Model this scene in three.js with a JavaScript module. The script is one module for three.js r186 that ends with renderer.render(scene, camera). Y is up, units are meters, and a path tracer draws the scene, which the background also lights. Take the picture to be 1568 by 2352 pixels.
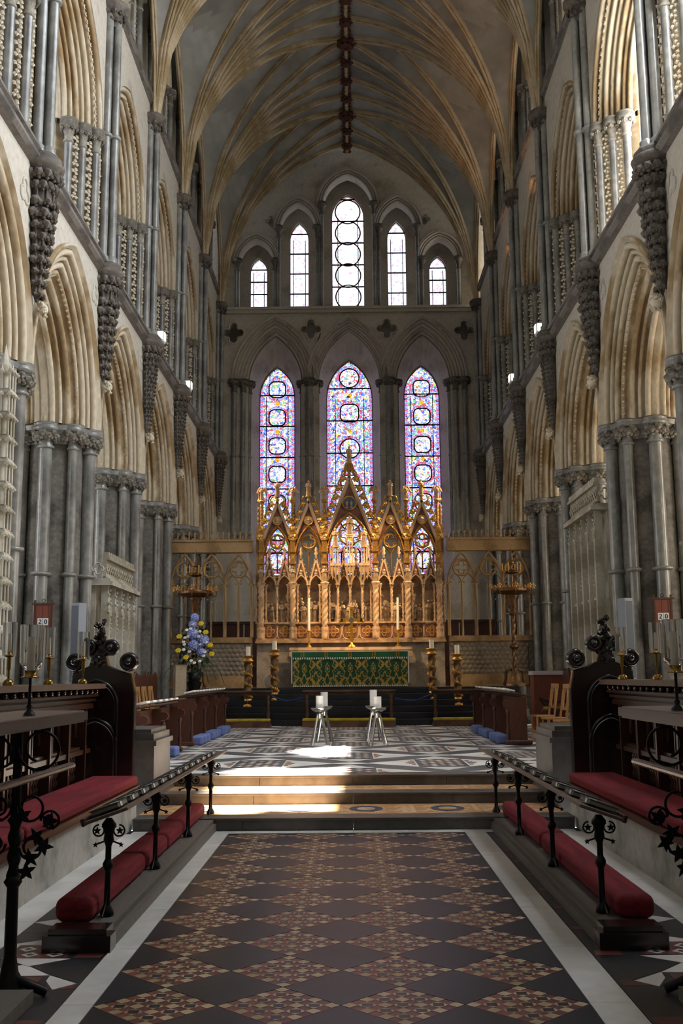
import * as THREE from 'three';
import { mergeGeometries, mergeVertices } from 'three/addons/utils/BufferGeometryUtils.js';
import { RectAreaLightUniformsLib } from 'three/addons/lights/RectAreaLightUniformsLib.js';
import { RoundedBoxGeometry } from 'three/addons/geometries/RoundedBoxGeometry.js';

// ---------------------------------------------------------------- camera, sky, sun, exposure
const scene = new THREE.Scene();
const camera = new THREE.PerspectiveCamera(2 * Math.atan(1176 / 2361.77) * 180 / Math.PI, 1568 / 2352, 0.1, 200);
camera.rotation.order = 'YXZ';
camera.position.set(0, 1.65, 0);
camera.rotation.set(0.1594, 0.0088, -0.0081);
const renderer = new THREE.WebGLRenderer({ antialias: true });
renderer.toneMapping = THREE.LinearToneMapping;
renderer.toneMappingExposure = 1.3;
renderer.shadowMap.enabled = true;
RectAreaLightUniformsLib.init();
scene.background = new THREE.Color().setRGB(2.6, 2.8, 3.1);      // bright overcast summer sky outside the glass
const sun = new THREE.DirectionalLight(new THREE.Color().setRGB(1, 0.95, 0.86), 80);
sun.position.set(0.46 * 60, 0.888 * 60, -15.6 - 0.9);
sun.target.position.set(0, 0, -15.6);
sun.castShadow = true; sun.shadow.mapSize.set(4096, 4096);
Object.assign(sun.shadow.camera, { left: -30, right: 30, top: 30, bottom: -30, near: 1, far: 140 });
sun.shadow.radius = 2;
scene.add(sun, sun.target);
// daylight that the glazing lets in: one area light just inside each glazed opening (filled in by the window builders)
const LAMP_POWER = 300;
const DAY = { southGallery: 18, northGallery: 0.8, clerestory: 0.15, southClerestory: 18, aisleSouth: 5, aisleNorth: 2.5, west: 0.5, east: 0.15 };
function daylight(x, y, z, w, h, dir, power, tint = [0.9, 0.97, 1.07]) {
  const l = new THREE.RectAreaLight(new THREE.Color().setRGB(...tint), power, w, h);
  l.position.set(x, y, z); l.lookAt(x + dir[0], y + dir[1], z + dir[2]); l.name = 'window_daylight';
  scene.add(l); return l;
}

// ---------------------------------------------------------------- helpers
const PI = Math.PI, TAU = PI * 2;
const V = (x, y, z) => new THREE.Vector3(x, y, z);
function RNG(s) { return () => { s |= 0; s = s + 0x6D2B79F5 | 0; let t = Math.imul(s ^ s >>> 15, 1 | s); t = t + Math.imul(t ^ t >>> 7, 61 | t) ^ t; return ((t ^ t >>> 14) >>> 0) / 4294967296; }; }
const R0 = RNG(7);
const taken = {};
function numbered(n) { const c = taken[n] = (taken[n] || 0) + 1; return c === 1 ? n : `${n}_${String(c - 1).padStart(3, '0')}`; }
function fix(g) {
  for (const k of Object.keys(g.attributes)) if (!['position', 'normal', 'uv'].includes(k)) g.deleteAttribute(k);
  if (!g.index) g.setIndex([...Array(g.attributes.position.count).keys()]);
  if (!g.attributes.normal) g.computeVertexNormals();
  if (!g.attributes.uv) g.setAttribute('uv', new THREE.BufferAttribute(new Float32Array(g.attributes.position.count * 2), 2));
  g.morphAttributes = {}; g.clearGroups();
  return g;
}
function mg(...list) { const l = list.flat(Infinity).filter(Boolean).map(fix); return l.length === 1 ? l[0] : mergeGeometries(l); }
// uv in metres by the face's main direction
function uvb(g, s = 1) {
  const p = g.attributes.position, n = g.attributes.normal, uv = new Float32Array(p.count * 2);
  for (let i = 0; i < p.count; i++) {
    const x = p.getX(i), y = p.getY(i), z = p.getZ(i), a = Math.abs(n.getX(i)), b = Math.abs(n.getY(i)), c = Math.abs(n.getZ(i));
    if (b > a && b > c) { uv[2 * i] = x / s; uv[2 * i + 1] = z / s; } else if (a > c) { uv[2 * i] = z / s; uv[2 * i + 1] = y / s; } else { uv[2 * i] = x / s; uv[2 * i + 1] = y / s; }
  }
  g.setAttribute('uv', new THREE.BufferAttribute(uv, 2)); return g;
}
const mv = (g, x = 0, y = 0, z = 0) => g.translate(x, y, z);
const box = (w, h, d, x = 0, y = 0, z = 0) => new THREE.BoxGeometry(w, h, d).translate(x, y, z);           // centred on x, y, z
const bx = (x0, x1, y0, y1, z0, z1) => box(x1 - x0, y1 - y0, z1 - z0, (x0 + x1) / 2, (y0 + y1) / 2, (z0 + z1) / 2);
const rbox = (w, h, d, r, x = 0, y = 0, z = 0, seg = 2) => new RoundedBoxGeometry(w, h, d, seg, r).translate(x, y, z);
const cyl = (r0, r1, h, x = 0, y = 0, z = 0, seg = 12) => new THREE.CylinderGeometry(r1, r0, h, seg).translate(x, y + h / 2, z);  // r0 at the foot y
const ball = (r, x = 0, y = 0, z = 0, w = 10, h = 8) => new THREE.SphereGeometry(r, w, h).translate(x, y, z);
const lathe = (pts, seg = 14) => new THREE.LatheGeometry(pts.map(([r, y]) => new THREE.Vector2(r, y)), seg);
function tube(pts, r, seg = 6, n = 0, closed = false) {
  const c = pts.length === 2 && !closed ? new THREE.LineCurve3(V(...pts[0]), V(...pts[1])) : new THREE.CatmullRomCurve3(pts.map((p) => V(...p)), closed);
  return new THREE.TubeGeometry(c, n || (pts.length === 2 ? 1 : pts.length * 3), r, seg, closed);
}
function bar(a, b, w, h, up = V(0, 1, 0)) {                       // a box from a to b
  const A = V(...a), B = V(...b), d = B.clone().sub(A), L = d.length(), g = new THREE.BoxGeometry(w, h, L);
  const m = new THREE.Matrix4().lookAt(A, B, up); g.applyMatrix4(m); const c = A.add(B).multiplyScalar(0.5); return g.translate(c.x, c.y, c.z);
}
const ico = (r, x = 0, y = 0, z = 0, d = 0) => new THREE.IcosahedronGeometry(r, d).translate(x, y, z);
function shapeOf(pts) { return new THREE.Shape(pts.map(([x, y]) => new THREE.Vector2(x, y))); }
function ext(shape, depth, bevel = 0, seg = 6) { return new THREE.ExtrudeGeometry(shape, { depth, bevelEnabled: bevel > 0, bevelThickness: bevel, bevelSize: bevel, bevelSegments: 1, curveSegments: seg }); }
const rot = (g, x = 0, y = 0, z = 0) => { if (x) g.rotateX(x); if (y) g.rotateY(y); if (z) g.rotateZ(z); return g; };

function mesh(name, g, m, parent, kind) {
  const o = new THREE.Mesh(g, m); o.name = name; o.castShadow = o.receiveShadow = true; if (kind) o.userData.kind = kind;
  if (parent) parent.add(o); return o;
}
const part = (name, g, m, parent, kind) => mesh(name, g, m, parent, kind);
function sub(name, parent, x = 0, y = 0, z = 0, ry = 0) { const o = new THREE.Group(); o.name = name; o.position.set(x, y, z); o.rotation.y = ry; parent.add(o); return o; }
function thing(name, label, category, x = 0, y = 0, z = 0, turn = 0, group) {
  const o = new THREE.Group(); o.name = numbered(name); o.position.set(x, y, z); o.rotation.y = turn;
  o.userData = { label, category }; if (group) o.userData.group = group; scene.add(o); return o;
}
function one(name, g, m, label, category, x = 0, y = 0, z = 0, turn = 0, group) {
  const o = mesh(numbered(name), g, m, scene); o.position.set(x, y, z); o.rotation.y = turn; o.userData = { label, category }; if (group) o.userData.group = group; return o;
}
function dup(src, label, x, y, z, turn = 0) {
  const o = src.clone(); o.name = numbered(src.name.replace(/_\d{3}$/, '')); o.position.set(x, y, z); o.rotation.y = turn; o.userData = { ...src.userData, label }; scene.add(o); return o;
}
function struct(name, label, x = 0, y = 0, z = 0, category = 'structure') { const o = new THREE.Group(); o.name = name; o.position.set(x, y, z); o.userData = { kind: 'structure', label, category }; scene.add(o); return o; }

// ---------------------------------------------------------------- textures and materials
function lattice(seed, n) { const r = RNG(seed), a = new Float32Array(n * n); for (let i = 0; i < n * n; i++) a[i] = r(); return (x, y) => { const i = Math.floor(x), j = Math.floor(y), u = x - i, v = y - j, s = u * u * (3 - 2 * u), t = v * v * (3 - 2 * v), q = (p, o) => a[((o % n + n) % n) * n + ((p % n + n) % n)]; return (q(i, j) * (1 - s) + q(i + 1, j) * s) * (1 - t) + (q(i, j + 1) * (1 - s) + q(i + 1, j + 1) * s) * t; }; }
function fbm(seed, base = 4, oct = 5) { const L = []; for (let o = 0; o < oct; o++) L.push(lattice(seed + o * 31, base << o)); return (u, v) => { let s = 0, a = 0.5, t = 0; for (let o = 0; o < oct; o++) { const n = base << o; s += a * L[o](u * n, v * n); t += a; a *= 0.55; } return s / t; }; }
const cl = (x) => Math.max(0, Math.min(255, x));
function tex(size, fn, rep = 1, srgb = true) {
  const d = new Uint8Array(size * size * 4);
  for (let y = 0; y < size; y++) for (let x = 0; x < size; x++) { const c = fn(x / size, y / size), o = (y * size + x) * 4; d[o] = cl(c[0]); d[o + 1] = cl(c[1]); d[o + 2] = cl(c[2]); d[o + 3] = 255; }
  const t = new THREE.DataTexture(d, size, size); t.wrapS = t.wrapT = THREE.RepeatWrapping; t.magFilter = THREE.LinearFilter; t.minFilter = THREE.LinearMipmapLinearFilter; t.generateMipmaps = true;
  if (srgb) t.colorSpace = THREE.SRGBColorSpace; t.repeat.set(rep, rep); t.needsUpdate = true; return t;
}
const mixc = (a, b, t) => [a[0] + (b[0] - a[0]) * t, a[1] + (b[1] - a[1]) * t, a[2] + (b[2] - a[2]) * t];
const hexc = (h) => [h >> 16 & 255, h >> 8 & 255, h & 255];
const sst = (a, b, x) => { const t = Math.max(0, Math.min(1, (x - a) / (b - a))); return t * t * (3 - 2 * t); };
// mottled: base colour, second colour in patches, fine grain
function mottle(seed, a, b, grain = 14, rep = 0.5, size = 256, lo = 0.38, hi = 0.66) { const f = fbm(seed, 3, 5), g = fbm(seed + 99, 32, 2), A = hexc(a), B = hexc(b); return tex(size, (u, v) => { const c = mixc(A, B, sst(lo, hi, f(u, v))), k = (g(u, v) - 0.5) * 2 * grain; return [c[0] + k, c[1] + k, c[2] + k]; }, rep); }
const bumpT = (() => { const f = fbm(501, 16, 4); return tex(256, (u, v) => { const k = f(u, v) * 255; return [k, k, k]; }, 1, false); })();
const std = (o) => new THREE.MeshPhysicalMaterial(o);
const M = {
  stone: std({ map: mottle(11, 0xc4b7a0, 0xa08a68, 16, 0.45), roughness: 0.9, bumpMap: bumpT, bumpScale: 0.004 }),
  arch: std({ map: mottle(12, 0xc0b39b, 0x967f5d, 16, 0.5, 256, 0.4, 0.68), roughness: 0.9, bumpMap: bumpT, bumpScale: 0.004 }),
  wall: std({ map: mottle(13, 0xb9b2a4, 0x9c9280, 12, 0.4), roughness: 0.92, bumpMap: bumpT, bumpScale: 0.004 }),
  purbeck: std({ map: mottle(15, 0x86857f, 0x66645f, 16, 0.35), roughness: 0.28, clearcoat: 0.35, clearcoatRoughness: 0.2, bumpMap: bumpT, bumpScale: 0.0015 }),
  core: std({ map: mottle(17, 0x6c675f, 0x47433d, 18, 0.6), roughness: 0.8 }),
  corbel: std({ map: mottle(18, 0x6a6259, 0x40392f, 18, 0.8), roughness: 0.7 }),
  capital: std({ map: mottle(19, 0x8a8478, 0x5a544a, 18, 0.8), roughness: 0.75 }),
  leaf: std({ map: mottle(20, 0xcdc2ac, 0xa3967e, 14, 0.8), roughness: 0.85 }),
  web: std({ map: mottle(21, 0xa3a29c, 0x7f7b73, 9, 0.16, 256, 0.3, 0.7), roughness: 0.95 }),
  rib: std({ map: mottle(22, 0xbfad90, 0x9b8661, 12, 0.5), roughness: 0.9 }),
  boss: std({ map: mottle(23, 0x6a3b26, 0x3d2316, 20, 1.2), roughness: 0.75 }),
  string: std({ map: mottle(24, 0x77716a, 0x55504a, 14, 0.7), roughness: 0.6 }),
};
const clearGlass = std({ color: 0xffffff, transmission: 1, thickness: 0, roughness: 0, ior: 1.45 });
const paleGlass = std({ color: new THREE.Color().setRGB(0.05, 0.053, 0.055), transmission: 1, thickness: 0, roughness: 1, ior: 1.45 });   // obscured quarries
const leadM = std({ color: 0x1a1a1b, roughness: 0.6, metalness: 0.3 });
const ironM = std({ color: 0x0d0c0c, roughness: 0.45, metalness: 0.5 });
// ---------------------------------------------------------------- the building: bays along z, K(k) is the distance of pier k
const BAY = 4.5686, K = (k) => 16.007 + BAY * k, WX = 5.2, SPR = 6.68, SILL = 10.15, CAPY = 13.05, STR2 = 16.75, VY = 16.3, RIDGE = 23.1, EAST = 39.5, PFL = 0.40;
// two-centred arch: half-span a and rise h at r = 0; sweeps a profile of [r, t] points (r outwards from the curve, t across the wall) from one foot to the other
function archParams(a, h) { const c = (h * h - a * a) / (2 * a); return { c, R: a + c }; }
function archSweep(prof, a, h, leg = 0, n = 14) {
  const { c, R } = archParams(a, h), rows = [];
  const legs = leg > 0 ? 1 : 0;
  for (let j = -n - legs; j <= n + legs; j++) rows.push(j);
  const pos = [], uv = [], idx = [], W = prof.length;
  let s = 0; const acc = prof.map((p, i) => { if (i) s += Math.hypot(p[0] - prof[i - 1][0], p[1] - prof[i - 1][1]); return s; });
  rows.forEach((j, q) => prof.forEach(([r, t], i) => {
    const side = j < 0 ? 1 : -1, k = Math.min(Math.abs(j), n), rr = R + r, pm = Math.acos(Math.max(-1, Math.min(1, c / rr))), ph = pm * (1 - k / n);
    let x = (rr * Math.cos(ph) - c), y = rr * Math.sin(ph); if (j === 0) x = 0;
    if (Math.abs(j) > n) y = -leg;
    pos.push(x * -side, y, t); uv.push(acc[i], q * h / n);
  }));
  for (let q = 0; q < rows.length - 1; q++) for (let i = 0; i < W - 1; i++) { const a0 = q * W + i, b0 = a0 + W; idx.push(a0, a0 + 1, b0, b0, a0 + 1, b0 + 1); }
  const g = new THREE.BufferGeometry(); g.setAttribute('position', new THREE.Float32BufferAttribute(pos, 3)); g.setAttribute('uv', new THREE.Float32BufferAttribute(uv, 2)); g.setIndex(idx); g.computeVertexNormals(); return g;
}
function archPts(a, h, n = 12, dy = 0, dx = 0) { const { c, R } = archParams(a, h), o = [], pm = Math.acos(c / R); for (let j = -n; j <= n; j++) { const k = Math.abs(j) / n, ph = pm * (1 - k); const x = j === 0 ? 0 : R * Math.cos(ph) - c; o.push([dx + (j < 0 ? -x : x), dy + R * Math.sin(ph)]); } return o; }
// a run of rolls and hollows from [r0,t0] to [r1,t1]: n rolls of radius rad standing proud of the line on its left
function rolls(r0, t0, r1, t1, n, rad, sgn = 1, q = 7) {
  const L = Math.hypot(r1 - r0, t1 - t0), ux = (r1 - r0) / L, uy = (t1 - t0) / L, nx = -uy * sgn, ny = ux * sgn, P = [], step = L / n;
  for (let i = 0; i < n; i++) { const m = (i + 0.5) * step, rr = i % 2 ? rad * 0.72 : rad; for (let k = 0; k <= q; k++) { const a = PI * 1.25 * (k / q) - PI * 0.125, du = -Math.cos(a) * rr, dn = Math.sin(a) * rr * 1.15; P.push([r0 + ux * (m + du) + nx * dn, t0 + uy * (m + du) + ny * dn]); } 
    if (i < n - 1) P.push([r0 + ux * (m + step / 2) - nx * rad * 1.7, t0 + uy * (m + step / 2) - ny * rad * 1.7]); }
  return P;
}
const foliageLeaf = (s) => mg(ico(0.5 * s, 0, 0.1 * s, 0.1 * s), ico(0.34 * s, 0.36 * s, -0.12 * s, 0.05 * s), ico(0.34 * s, -0.36 * s, -0.12 * s, 0.05 * s), ico(0.26 * s, 0, -0.38 * s, 0.12 * s));
const trefoilLeaf = (s) => mg(...[0, 1, 2].map((i) => { const a = i * TAU / 3 + PI / 2; return new THREE.OctahedronGeometry(0.42 * s, 0).scale(1, 1, 0.6).translate(Math.cos(a) * 0.42 * s, Math.sin(a) * 0.42 * s, 0); }), new THREE.OctahedronGeometry(0.2 * s, 0).translate(0, 0, 0.2 * s));
function scatterLeaves(list, gf) { return mg(...list.map(([x, y, z, ry, s, rx = 0]) => gf(s).rotateX(rx).rotateY(ry).translate(x, y, z))); }
const capProfile = (r, y, R) => [[r, y - 0.06], [r * 1.28, y - 0.05], [r * 1.28, y - 0.01], [r * 1.02, y + 0.02], [r * 1.1, y + 0.14], [R * 0.74, y + 0.27], [R * 0.84, y + 0.29], [R * 0.98, y + 0.31], [R, y + 0.35], [R * 0.94, y + 0.38], [R * 0.9, y + 0.4], [R * 0.97, y + 0.42], [R * 0.97, y + 0.45], [0, y + 0.45]];
const annulet = (r, y) => lathe([[r, y - 0.045], [r * 1.45, y - 0.03], [r * 1.55, y], [r * 1.45, y + 0.03], [r, y + 0.045]], 14);
const baseProfile = (r, y) => [[r * 1.9, y], [r * 1.9, y + 0.1], [r * 1.75, y + 0.12], [r * 1.8, y + 0.17], [r * 1.6, y + 0.21], [r * 1.25, y + 0.22], [r * 1.35, y + 0.28], [r, y + 0.3]];

const wallL = struct('wall_left', 'north arcade wall with clustered marble piers, deep moulded arches and gallery above', 0, 0, 0, 'wall');
const wallR = struct('wall_right', 'south arcade wall in shade with clustered piers, moulded arches and gallery above', 0, 0, 0, 'wall');
const SIDES = [[-1, wallL], [1, wallR]];

// --- piers
const post = (r, h, y, seg = 12) => { const g = cyl(r, r, h, 0, y, 0, seg), u = g.attributes.uv; for (let i = 0; i < u.count; i++) u.setXY(i, u.getX(i) * TAU * r, u.getY(i) * h); return g; };
const shaftG = { major: post(0.13, 5.6, 0.7, 16), minor: post(0.095, 5.6, 0.7, 14) };
const coreG = uvb(mg(cyl(0.62, 0.6, 6.0, 0, 0.4, 0, 16)));
const pierCapG = (() => { const L = [cyl(0.8, 0.8, 0.1, 0, SPR - 0.13, 0, 24), cyl(0.62, 0.78, 0.25, 0, SPR - 0.38, 0, 24)]; for (let i = 0; i < 8; i++) { const a = i * PI / 4, r = i % 2 ? 0.095 : 0.13; L.push(lathe(capProfile(r, SPR - 0.45, r + 0.13), 14).translate(Math.cos(a) * 0.69, 0, Math.sin(a) * 0.69)); } return uvb(mg(L)); })();
const pierLeafG = (() => { const r = RNG(3), L = []; for (let i = 0; i < 8; i++) { const a = i * PI / 4, cx = Math.cos(a) * 0.69, cz = Math.sin(a) * 0.69; for (let k = -3; k <= 3; k++) { const b = a + k * 0.52, y = SPR - 0.22 - (k & 1) * 0.07; L.push([cx + Math.cos(b) * 0.185, y + (r() - .5) * 0.03, cz + Math.sin(b) * 0.185, PI / 2 - b, 0.15 + r() * 0.05, 0.3]); } } return scatterLeaves(L, foliageLeaf); })();
const pierRingG = (() => { const L = []; for (let i = 0; i < 8; i++) { const a = i * PI / 4; L.push(annulet(i % 2 ? 0.095 : 0.13, 3.68).translate(Math.cos(a) * 0.69, 0, Math.sin(a) * 0.69)); } return mg(L); })();
const pierBaseG = (() => { const L = [cyl(1.05, 1.0, 0.35, 0, 0.05, 0, 8)]; for (let i = 0; i < 8; i++) { const a = i * PI / 4; L.push(lathe(baseProfile(i % 2 ? 0.1 : 0.135, 0.4), 12).translate(Math.cos(a) * 0.69, 0, Math.sin(a) * 0.69)); } return mg(L); })();
for (const [s, w] of SIDES) for (let k = -1; k <= 5; k++) {
  const p = sub('pier', w, s * 6.03, 0, -K(k));
  part('core', coreG, M.core, p);
  for (let i = 0; i < 8; i++) { const a = i * PI / 4, o = part('shaft', i % 2 ? shaftG.minor : shaftG.major, M.purbeck, p); o.position.set(Math.cos(a) * 0.69, 0, Math.sin(a) * 0.69); }
  part('annulet', pierRingG, M.purbeck, p); part('capital', pierCapG, M.purbeck, p); part('capital_foliage', pierLeafG, M.capital, p, 'stuff'); part('pier_base', pierBaseG, M.purbeck, p);
}
// --- arcade arches, spandrels, string
const AA = 1.38, AH = 2.1, AO = 0.82;                                       // soffit half-span, rise, width of the mouldings
const archProf = (() => { const A = rolls(AO, -0.82, 0.34, -0.5, 4, 0.062, 1), B = rolls(0.34, -0.46, 0.03, -0.08, 3, 0.058, 1), h = [[AO + 0.1, -0.8], [AO + 0.1, -0.9], [AO + 0.04, -0.92], ...A, ...B, [0, 0]]; return [...h, ...h.slice(0, -1).reverse().map(([r, t]) => [r, -t])]; })();
const arcadeG = archSweep(archProf, AA, AH, 0, 16);
const outA = (r) => { const { c, R } = archParams(AA, AH), q = R + r; return [q - c, Math.sqrt(q * q - c * c)]; };
const [oa, oh] = outA(AO);
const spandrelG = (() => { const P = archPts(oa, oh, 20); const sh = shapeOf([[-BAY / 2, 0], ...P, [BAY / 2, 0], [BAY / 2, SILL - SPR], [-BAY / 2, SILL - SPR]]); return uvb(ext(sh, 0.2)); })();
const dogStripG = (len, step, sz) => { const L = []; for (let y = step / 2; y < len; y += step) L.push(trefoilLeaf(sz).rotateZ((L.length % 2) * 0.5).translate(0, y, 0)); return mg(L); };
const toothG = (() => { const { c, R } = archParams(AA, AH), L = [], rr = R + 0.34, pm = Math.acos(c / rr), n = 26; for (let j = 0; j <= n; j++) { const ph = pm * j / n, x = rr * Math.cos(ph) - c, y = rr * Math.sin(ph); for (const m of [-1, 1]) L.push(new THREE.OctahedronGeometry(0.035, 0).translate(m * x, y, -0.56)); } return mg(L); })();
const stringG = (len) => uvb(ext(shapeOf([[-0.02, 0], [0.1, 0.03], [0.16, 0.09], [0.16, 0.15], [0.1, 0.17], [0.1, 0.2], [0.17, 0.24], [0.16, 0.3], [-0.02, 0.34]]), len));
const trefoilRingG = (() => { const P = []; for (let i = 0; i < 3; i++) { const b = i * TAU / 3 + PI / 2; for (let j = -3; j <= 3; j++) { const q = b + j / 3 * 2; P.push([Math.cos(b) * 0.11 + Math.cos(q) * 0.11, Math.sin(b) * 0.11 + Math.sin(q) * 0.11, 0]); } } return tube(P, 0.025, 5, 54, true); })();
for (const [s, w] of SIDES) for (let k = -2; k < 5; k++) {
  const zm = -(K(k) + BAY / 2), a = sub('arcade_arch', w, s * 6.03, SPR, zm, s * PI / 2);
  part('moulding', arcadeG, M.arch, a); part('dog_tooth', toothG, M.arch, a, 'stuff');
  const sp = part('spandrel', spandrelG, M.wall, w); sp.position.set(s * WX, SPR, zm); sp.rotation.y = s * PI / 2;
  for (const m of [-1, 1]) { const q = part('sunk_trefoil', trefoilRingG, M.wall, w); q.position.set(s * (WX - 0.005), 9.42, zm + m * (BAY / 2 - 0.52)); q.rotation.y = s * PI / 2; }
  const st = part('string_course', stringG(BAY), M.string, w); st.position.set(s * WX, SILL - 0.12, zm + s * BAY / 2 * 1); st.rotation.y = s > 0 ? PI : 0; 
}
// --- corbels with tapering stems, vault shafts
const corbelCapG = uvb(mg(lathe([[0.12, SILL - 0.52], [0.18, SILL - 0.42], [0.24, SILL - 0.25], [0.3, SILL - 0.16], [0.36, SILL - 0.12], [0.38, SILL - 0.06], [0.34, SILL - 0.02], [0.3, SILL + 0.02], [0.33, SILL + 0.06], [0.28, SILL + 0.12], [0, SILL + 0.12]], 20)));
const corbelStemG = uvb(mg(lathe([[0.03, 7.75], [0.07, 7.9], [0.1, 8.3], [0.16, 9.0], [0.21, 9.65]], 12), ...[0, 1, 2, 3, 4].map((i) => { const a = i * PI / 4 + PI; return tube([[Math.cos(a) * 0.06, 7.9, Math.sin(a) * 0.06], [Math.cos(a) * 0.11, 8.4, Math.sin(a) * 0.11], [Math.cos(a) * 0.22, 9.65, Math.sin(a) * 0.22]], 0.025, 5); })));
function corbelLeaves(rich) { const r = RNG(rich ? 5 : 6), L = []; const n = rich ? 9 : 16; for (let i = 0; i < n; i++) { const t = i / n, y = 7.85 + t * 1.75, R = 0.07 + t * 0.15, m = rich ? 5 : 7; for (let j = 0; j < m; j++) { const a = PI * 0.5 + PI * (j / (m - 1)) + (i % 2) * 0.2; L.push([Math.cos(a) * (R + 0.03), y, Math.sin(a) * (R + 0.03), PI / 2 - a, (rich ? 0.17 : 0.075) * (0.5 + t * 0.55) * (0.8 + r() * 0.4), rich ? 0.5 : 0.2]); } } for (let j = 0; j < 9; j++) { const a = PI * 0.4 + PI * 1.2 * j / 8; L.push([Math.cos(a) * 0.28, SILL - 0.28, Math.sin(a) * 0.28, PI / 2 - a, 0.17, 0.4]); L.push([Math.cos(a + .2) * 0.22, SILL - 0.46, Math.sin(a + .2) * 0.22, PI / 2 - a, 0.16, 0.4]); } return scatterLeaves(L, foliageLeaf); }
const corbelRichG = corbelLeaves(true), corbelPlainG = corbelLeaves(false);
const headStopG = (() => { const r = RNG(9), L = []; for (let i = 0; i < 16; i++) { const a = r() * TAU, b = (r() - .5) * 2.6; L.push([Math.cos(a) * Math.cos(b) * 0.09, Math.sin(b) * 0.13, Math.sin(a) * Math.cos(b) * 0.09, -a + PI / 2, 0.085, b]); } return mg(ball(0.1), scatterLeaves(L, foliageLeaf)); })();
const vshaftG = post(0.088, VY - SILL - 0.4, SILL + 0.12);
const vbaseG = mg(lathe([[0.14, SILL + 0.1], [0.15, SILL + 0.16], [0.12, SILL + 0.2], [0.125, SILL + 0.26], [0.09, SILL + 0.3]], 12));
const vcapG = uvb(mg(lathe([[0.1, VY - 0.55], [0.13, VY - 0.5], [0.13, VY - 0.45], [0.2, VY - 0.3], [0.26, VY - 0.2], [0.32, VY - 0.14], [0.33, VY - 0.05], [0.28, VY], [0, VY]], 16).scale(1, 1, 1.15)));
const vleafG = (() => { const L = []; for (let j = 0; j < 10; j++) { const a = j * TAU / 10; L.push([Math.cos(a) * 0.24, VY - 0.27, Math.sin(a) * 0.27, PI / 2 - a, 0.1, 0.3], [Math.cos(a + .3) * 0.17, VY - 0.42, Math.sin(a + .3) * 0.2, PI / 2 - a, 0.09, 0.3]); } return scatterLeaves(L, foliageLeaf); })();
for (const [s, w] of SIDES) for (let k = -1; k <= 5; k++) {
  const c = sub('vault_shaft', w, s * 5.1, 0, -K(k), s > 0 ? 0 : PI);
  part('corbel', corbelCapG, M.corbel, c); part('corbel_stem', corbelStemG, M.corbel, c); part('corbel_foliage', k < 2 ? corbelRichG : corbelPlainG, M.corbel, c, 'stuff');
  const h = part('head_stop', headStopG, M.leaf, c); h.position.set(-0.1, 7.62, 0);
  for (const [dx, dz] of [[-0.1, 0], [0.05, -0.15], [0.05, 0.15]]) { const v = part('shaft', vshaftG, M.purbeck, c), b = part('shaft_base', vbaseG, M.purbeck, c), a = part('annulet', annulet(0.088, CAPY + 0.1), M.purbeck, c); for (const q of [v, b, a]) q.position.set(dx, 0, dz); }
  part('capital', vcapG, M.corbel, c); part('capital_foliage', vleafG, M.corbel, c, 'stuff');
}
// --- gallery: jambs with shafts and leaf strips, deep arches, tracery
const JH = CAPY - SILL;
const jambPos = [[0.42, 0.1], [0.66, 0.32], [0.9, 0.54]], stripPos = [[0.29, 0.07], [0.54, 0.2], [0.78, 0.42]];
const jambMassG = uvb(mg(ext(shapeOf([[-0.22, 0.02], [-0.26, 0.2], [-0.88, 0.8], [-0.9, 1.2], [0.9, 1.2], [0.88, 0.8], [0.26, 0.2], [0.22, 0.02]]), JH).rotateX(PI / 2).translate(0, CAPY, 0)));
const jshaftG = post(0.085, JH - 0.2, SILL + 0.1);
const jcapG = uvb(mg(lathe(capProfile(0.085, CAPY - 0.42, 0.2), 12)));
const jleafG = (() => { const L = []; for (let j = 0; j < 7; j++) { const a = j * TAU / 7; L.push([Math.cos(a) * 0.15, CAPY - 0.17, Math.sin(a) * 0.15, PI / 2 - a, 0.09, 0.3]); } return scatterLeaves(L, foliageLeaf); })();
const stripG = dogStripG(JH - 0.45, 0.18, 0.115);
const GA = 1.22, GH = 1.75, gProf = [[0.86, -0.02], ...rolls(0.82, 0.0, 0.05, 0.66, 7, 0.056, 1, 6), [0, 0.72], [0, 1.2]];
const galleryG = archSweep(gProf, GA, GH, 0, 14);
const gTooth = (() => { const { c, R } = archParams(GA, GH), L = []; for (const [r, t] of [[0.62, 0.14]]) { const rr = R + r, pm = Math.acos(c / rr), n = 22; for (let j = 0; j <= n; j++) { const ph = pm * j / n, x = rr * Math.cos(ph) - c, y = rr * Math.sin(ph); for (const m of [-1, 1]) L.push(trefoilLeaf(0.07).translate(m * x, y, t - 0.05)); } } return mg(L); })();
const galleryWideG = archSweep([[0.2, -0.02], ...rolls(0.18, 0.0, 0.03, 0.3, 2, 0.05, 1, 6), [0, 0.66], [0, 0.9]], 1.5, 1.6, 1.5, 14).translate(0, 1.2, 0);   // the bay whose tall gallery window lets the sun in
const gWideSpandG = uvb(ext(shapeOf([[-BAY / 2, 0], [-1.68, 0], ...archPts(1.68, 1.78, 14, 1.2), [1.68, 0], [BAY / 2, 0], [BAY / 2, STR2 - CAPY], [-BAY / 2, STR2 - CAPY]]), 0.2));
const [goa, goh] = (() => { const { c, R } = archParams(GA, GH), q = R + 0.82; return [q - c, Math.sqrt(q * q - c * c)]; })();
const gSpandG = uvb(ext(shapeOf([[-BAY / 2, 0], ...archPts(goa, goh, 18), [BAY / 2, 0], [BAY / 2, STR2 - CAPY], [-BAY / 2, STR2 - CAPY]]), 0.2));
const subArchG = archSweep([[0.16, -0.08], [0.1, -0.12], [0.04, -0.1], [0, -0.04], [0, 0.1], [0.16, 0.12]], 0.5, 0.9, 0, 8);
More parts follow.
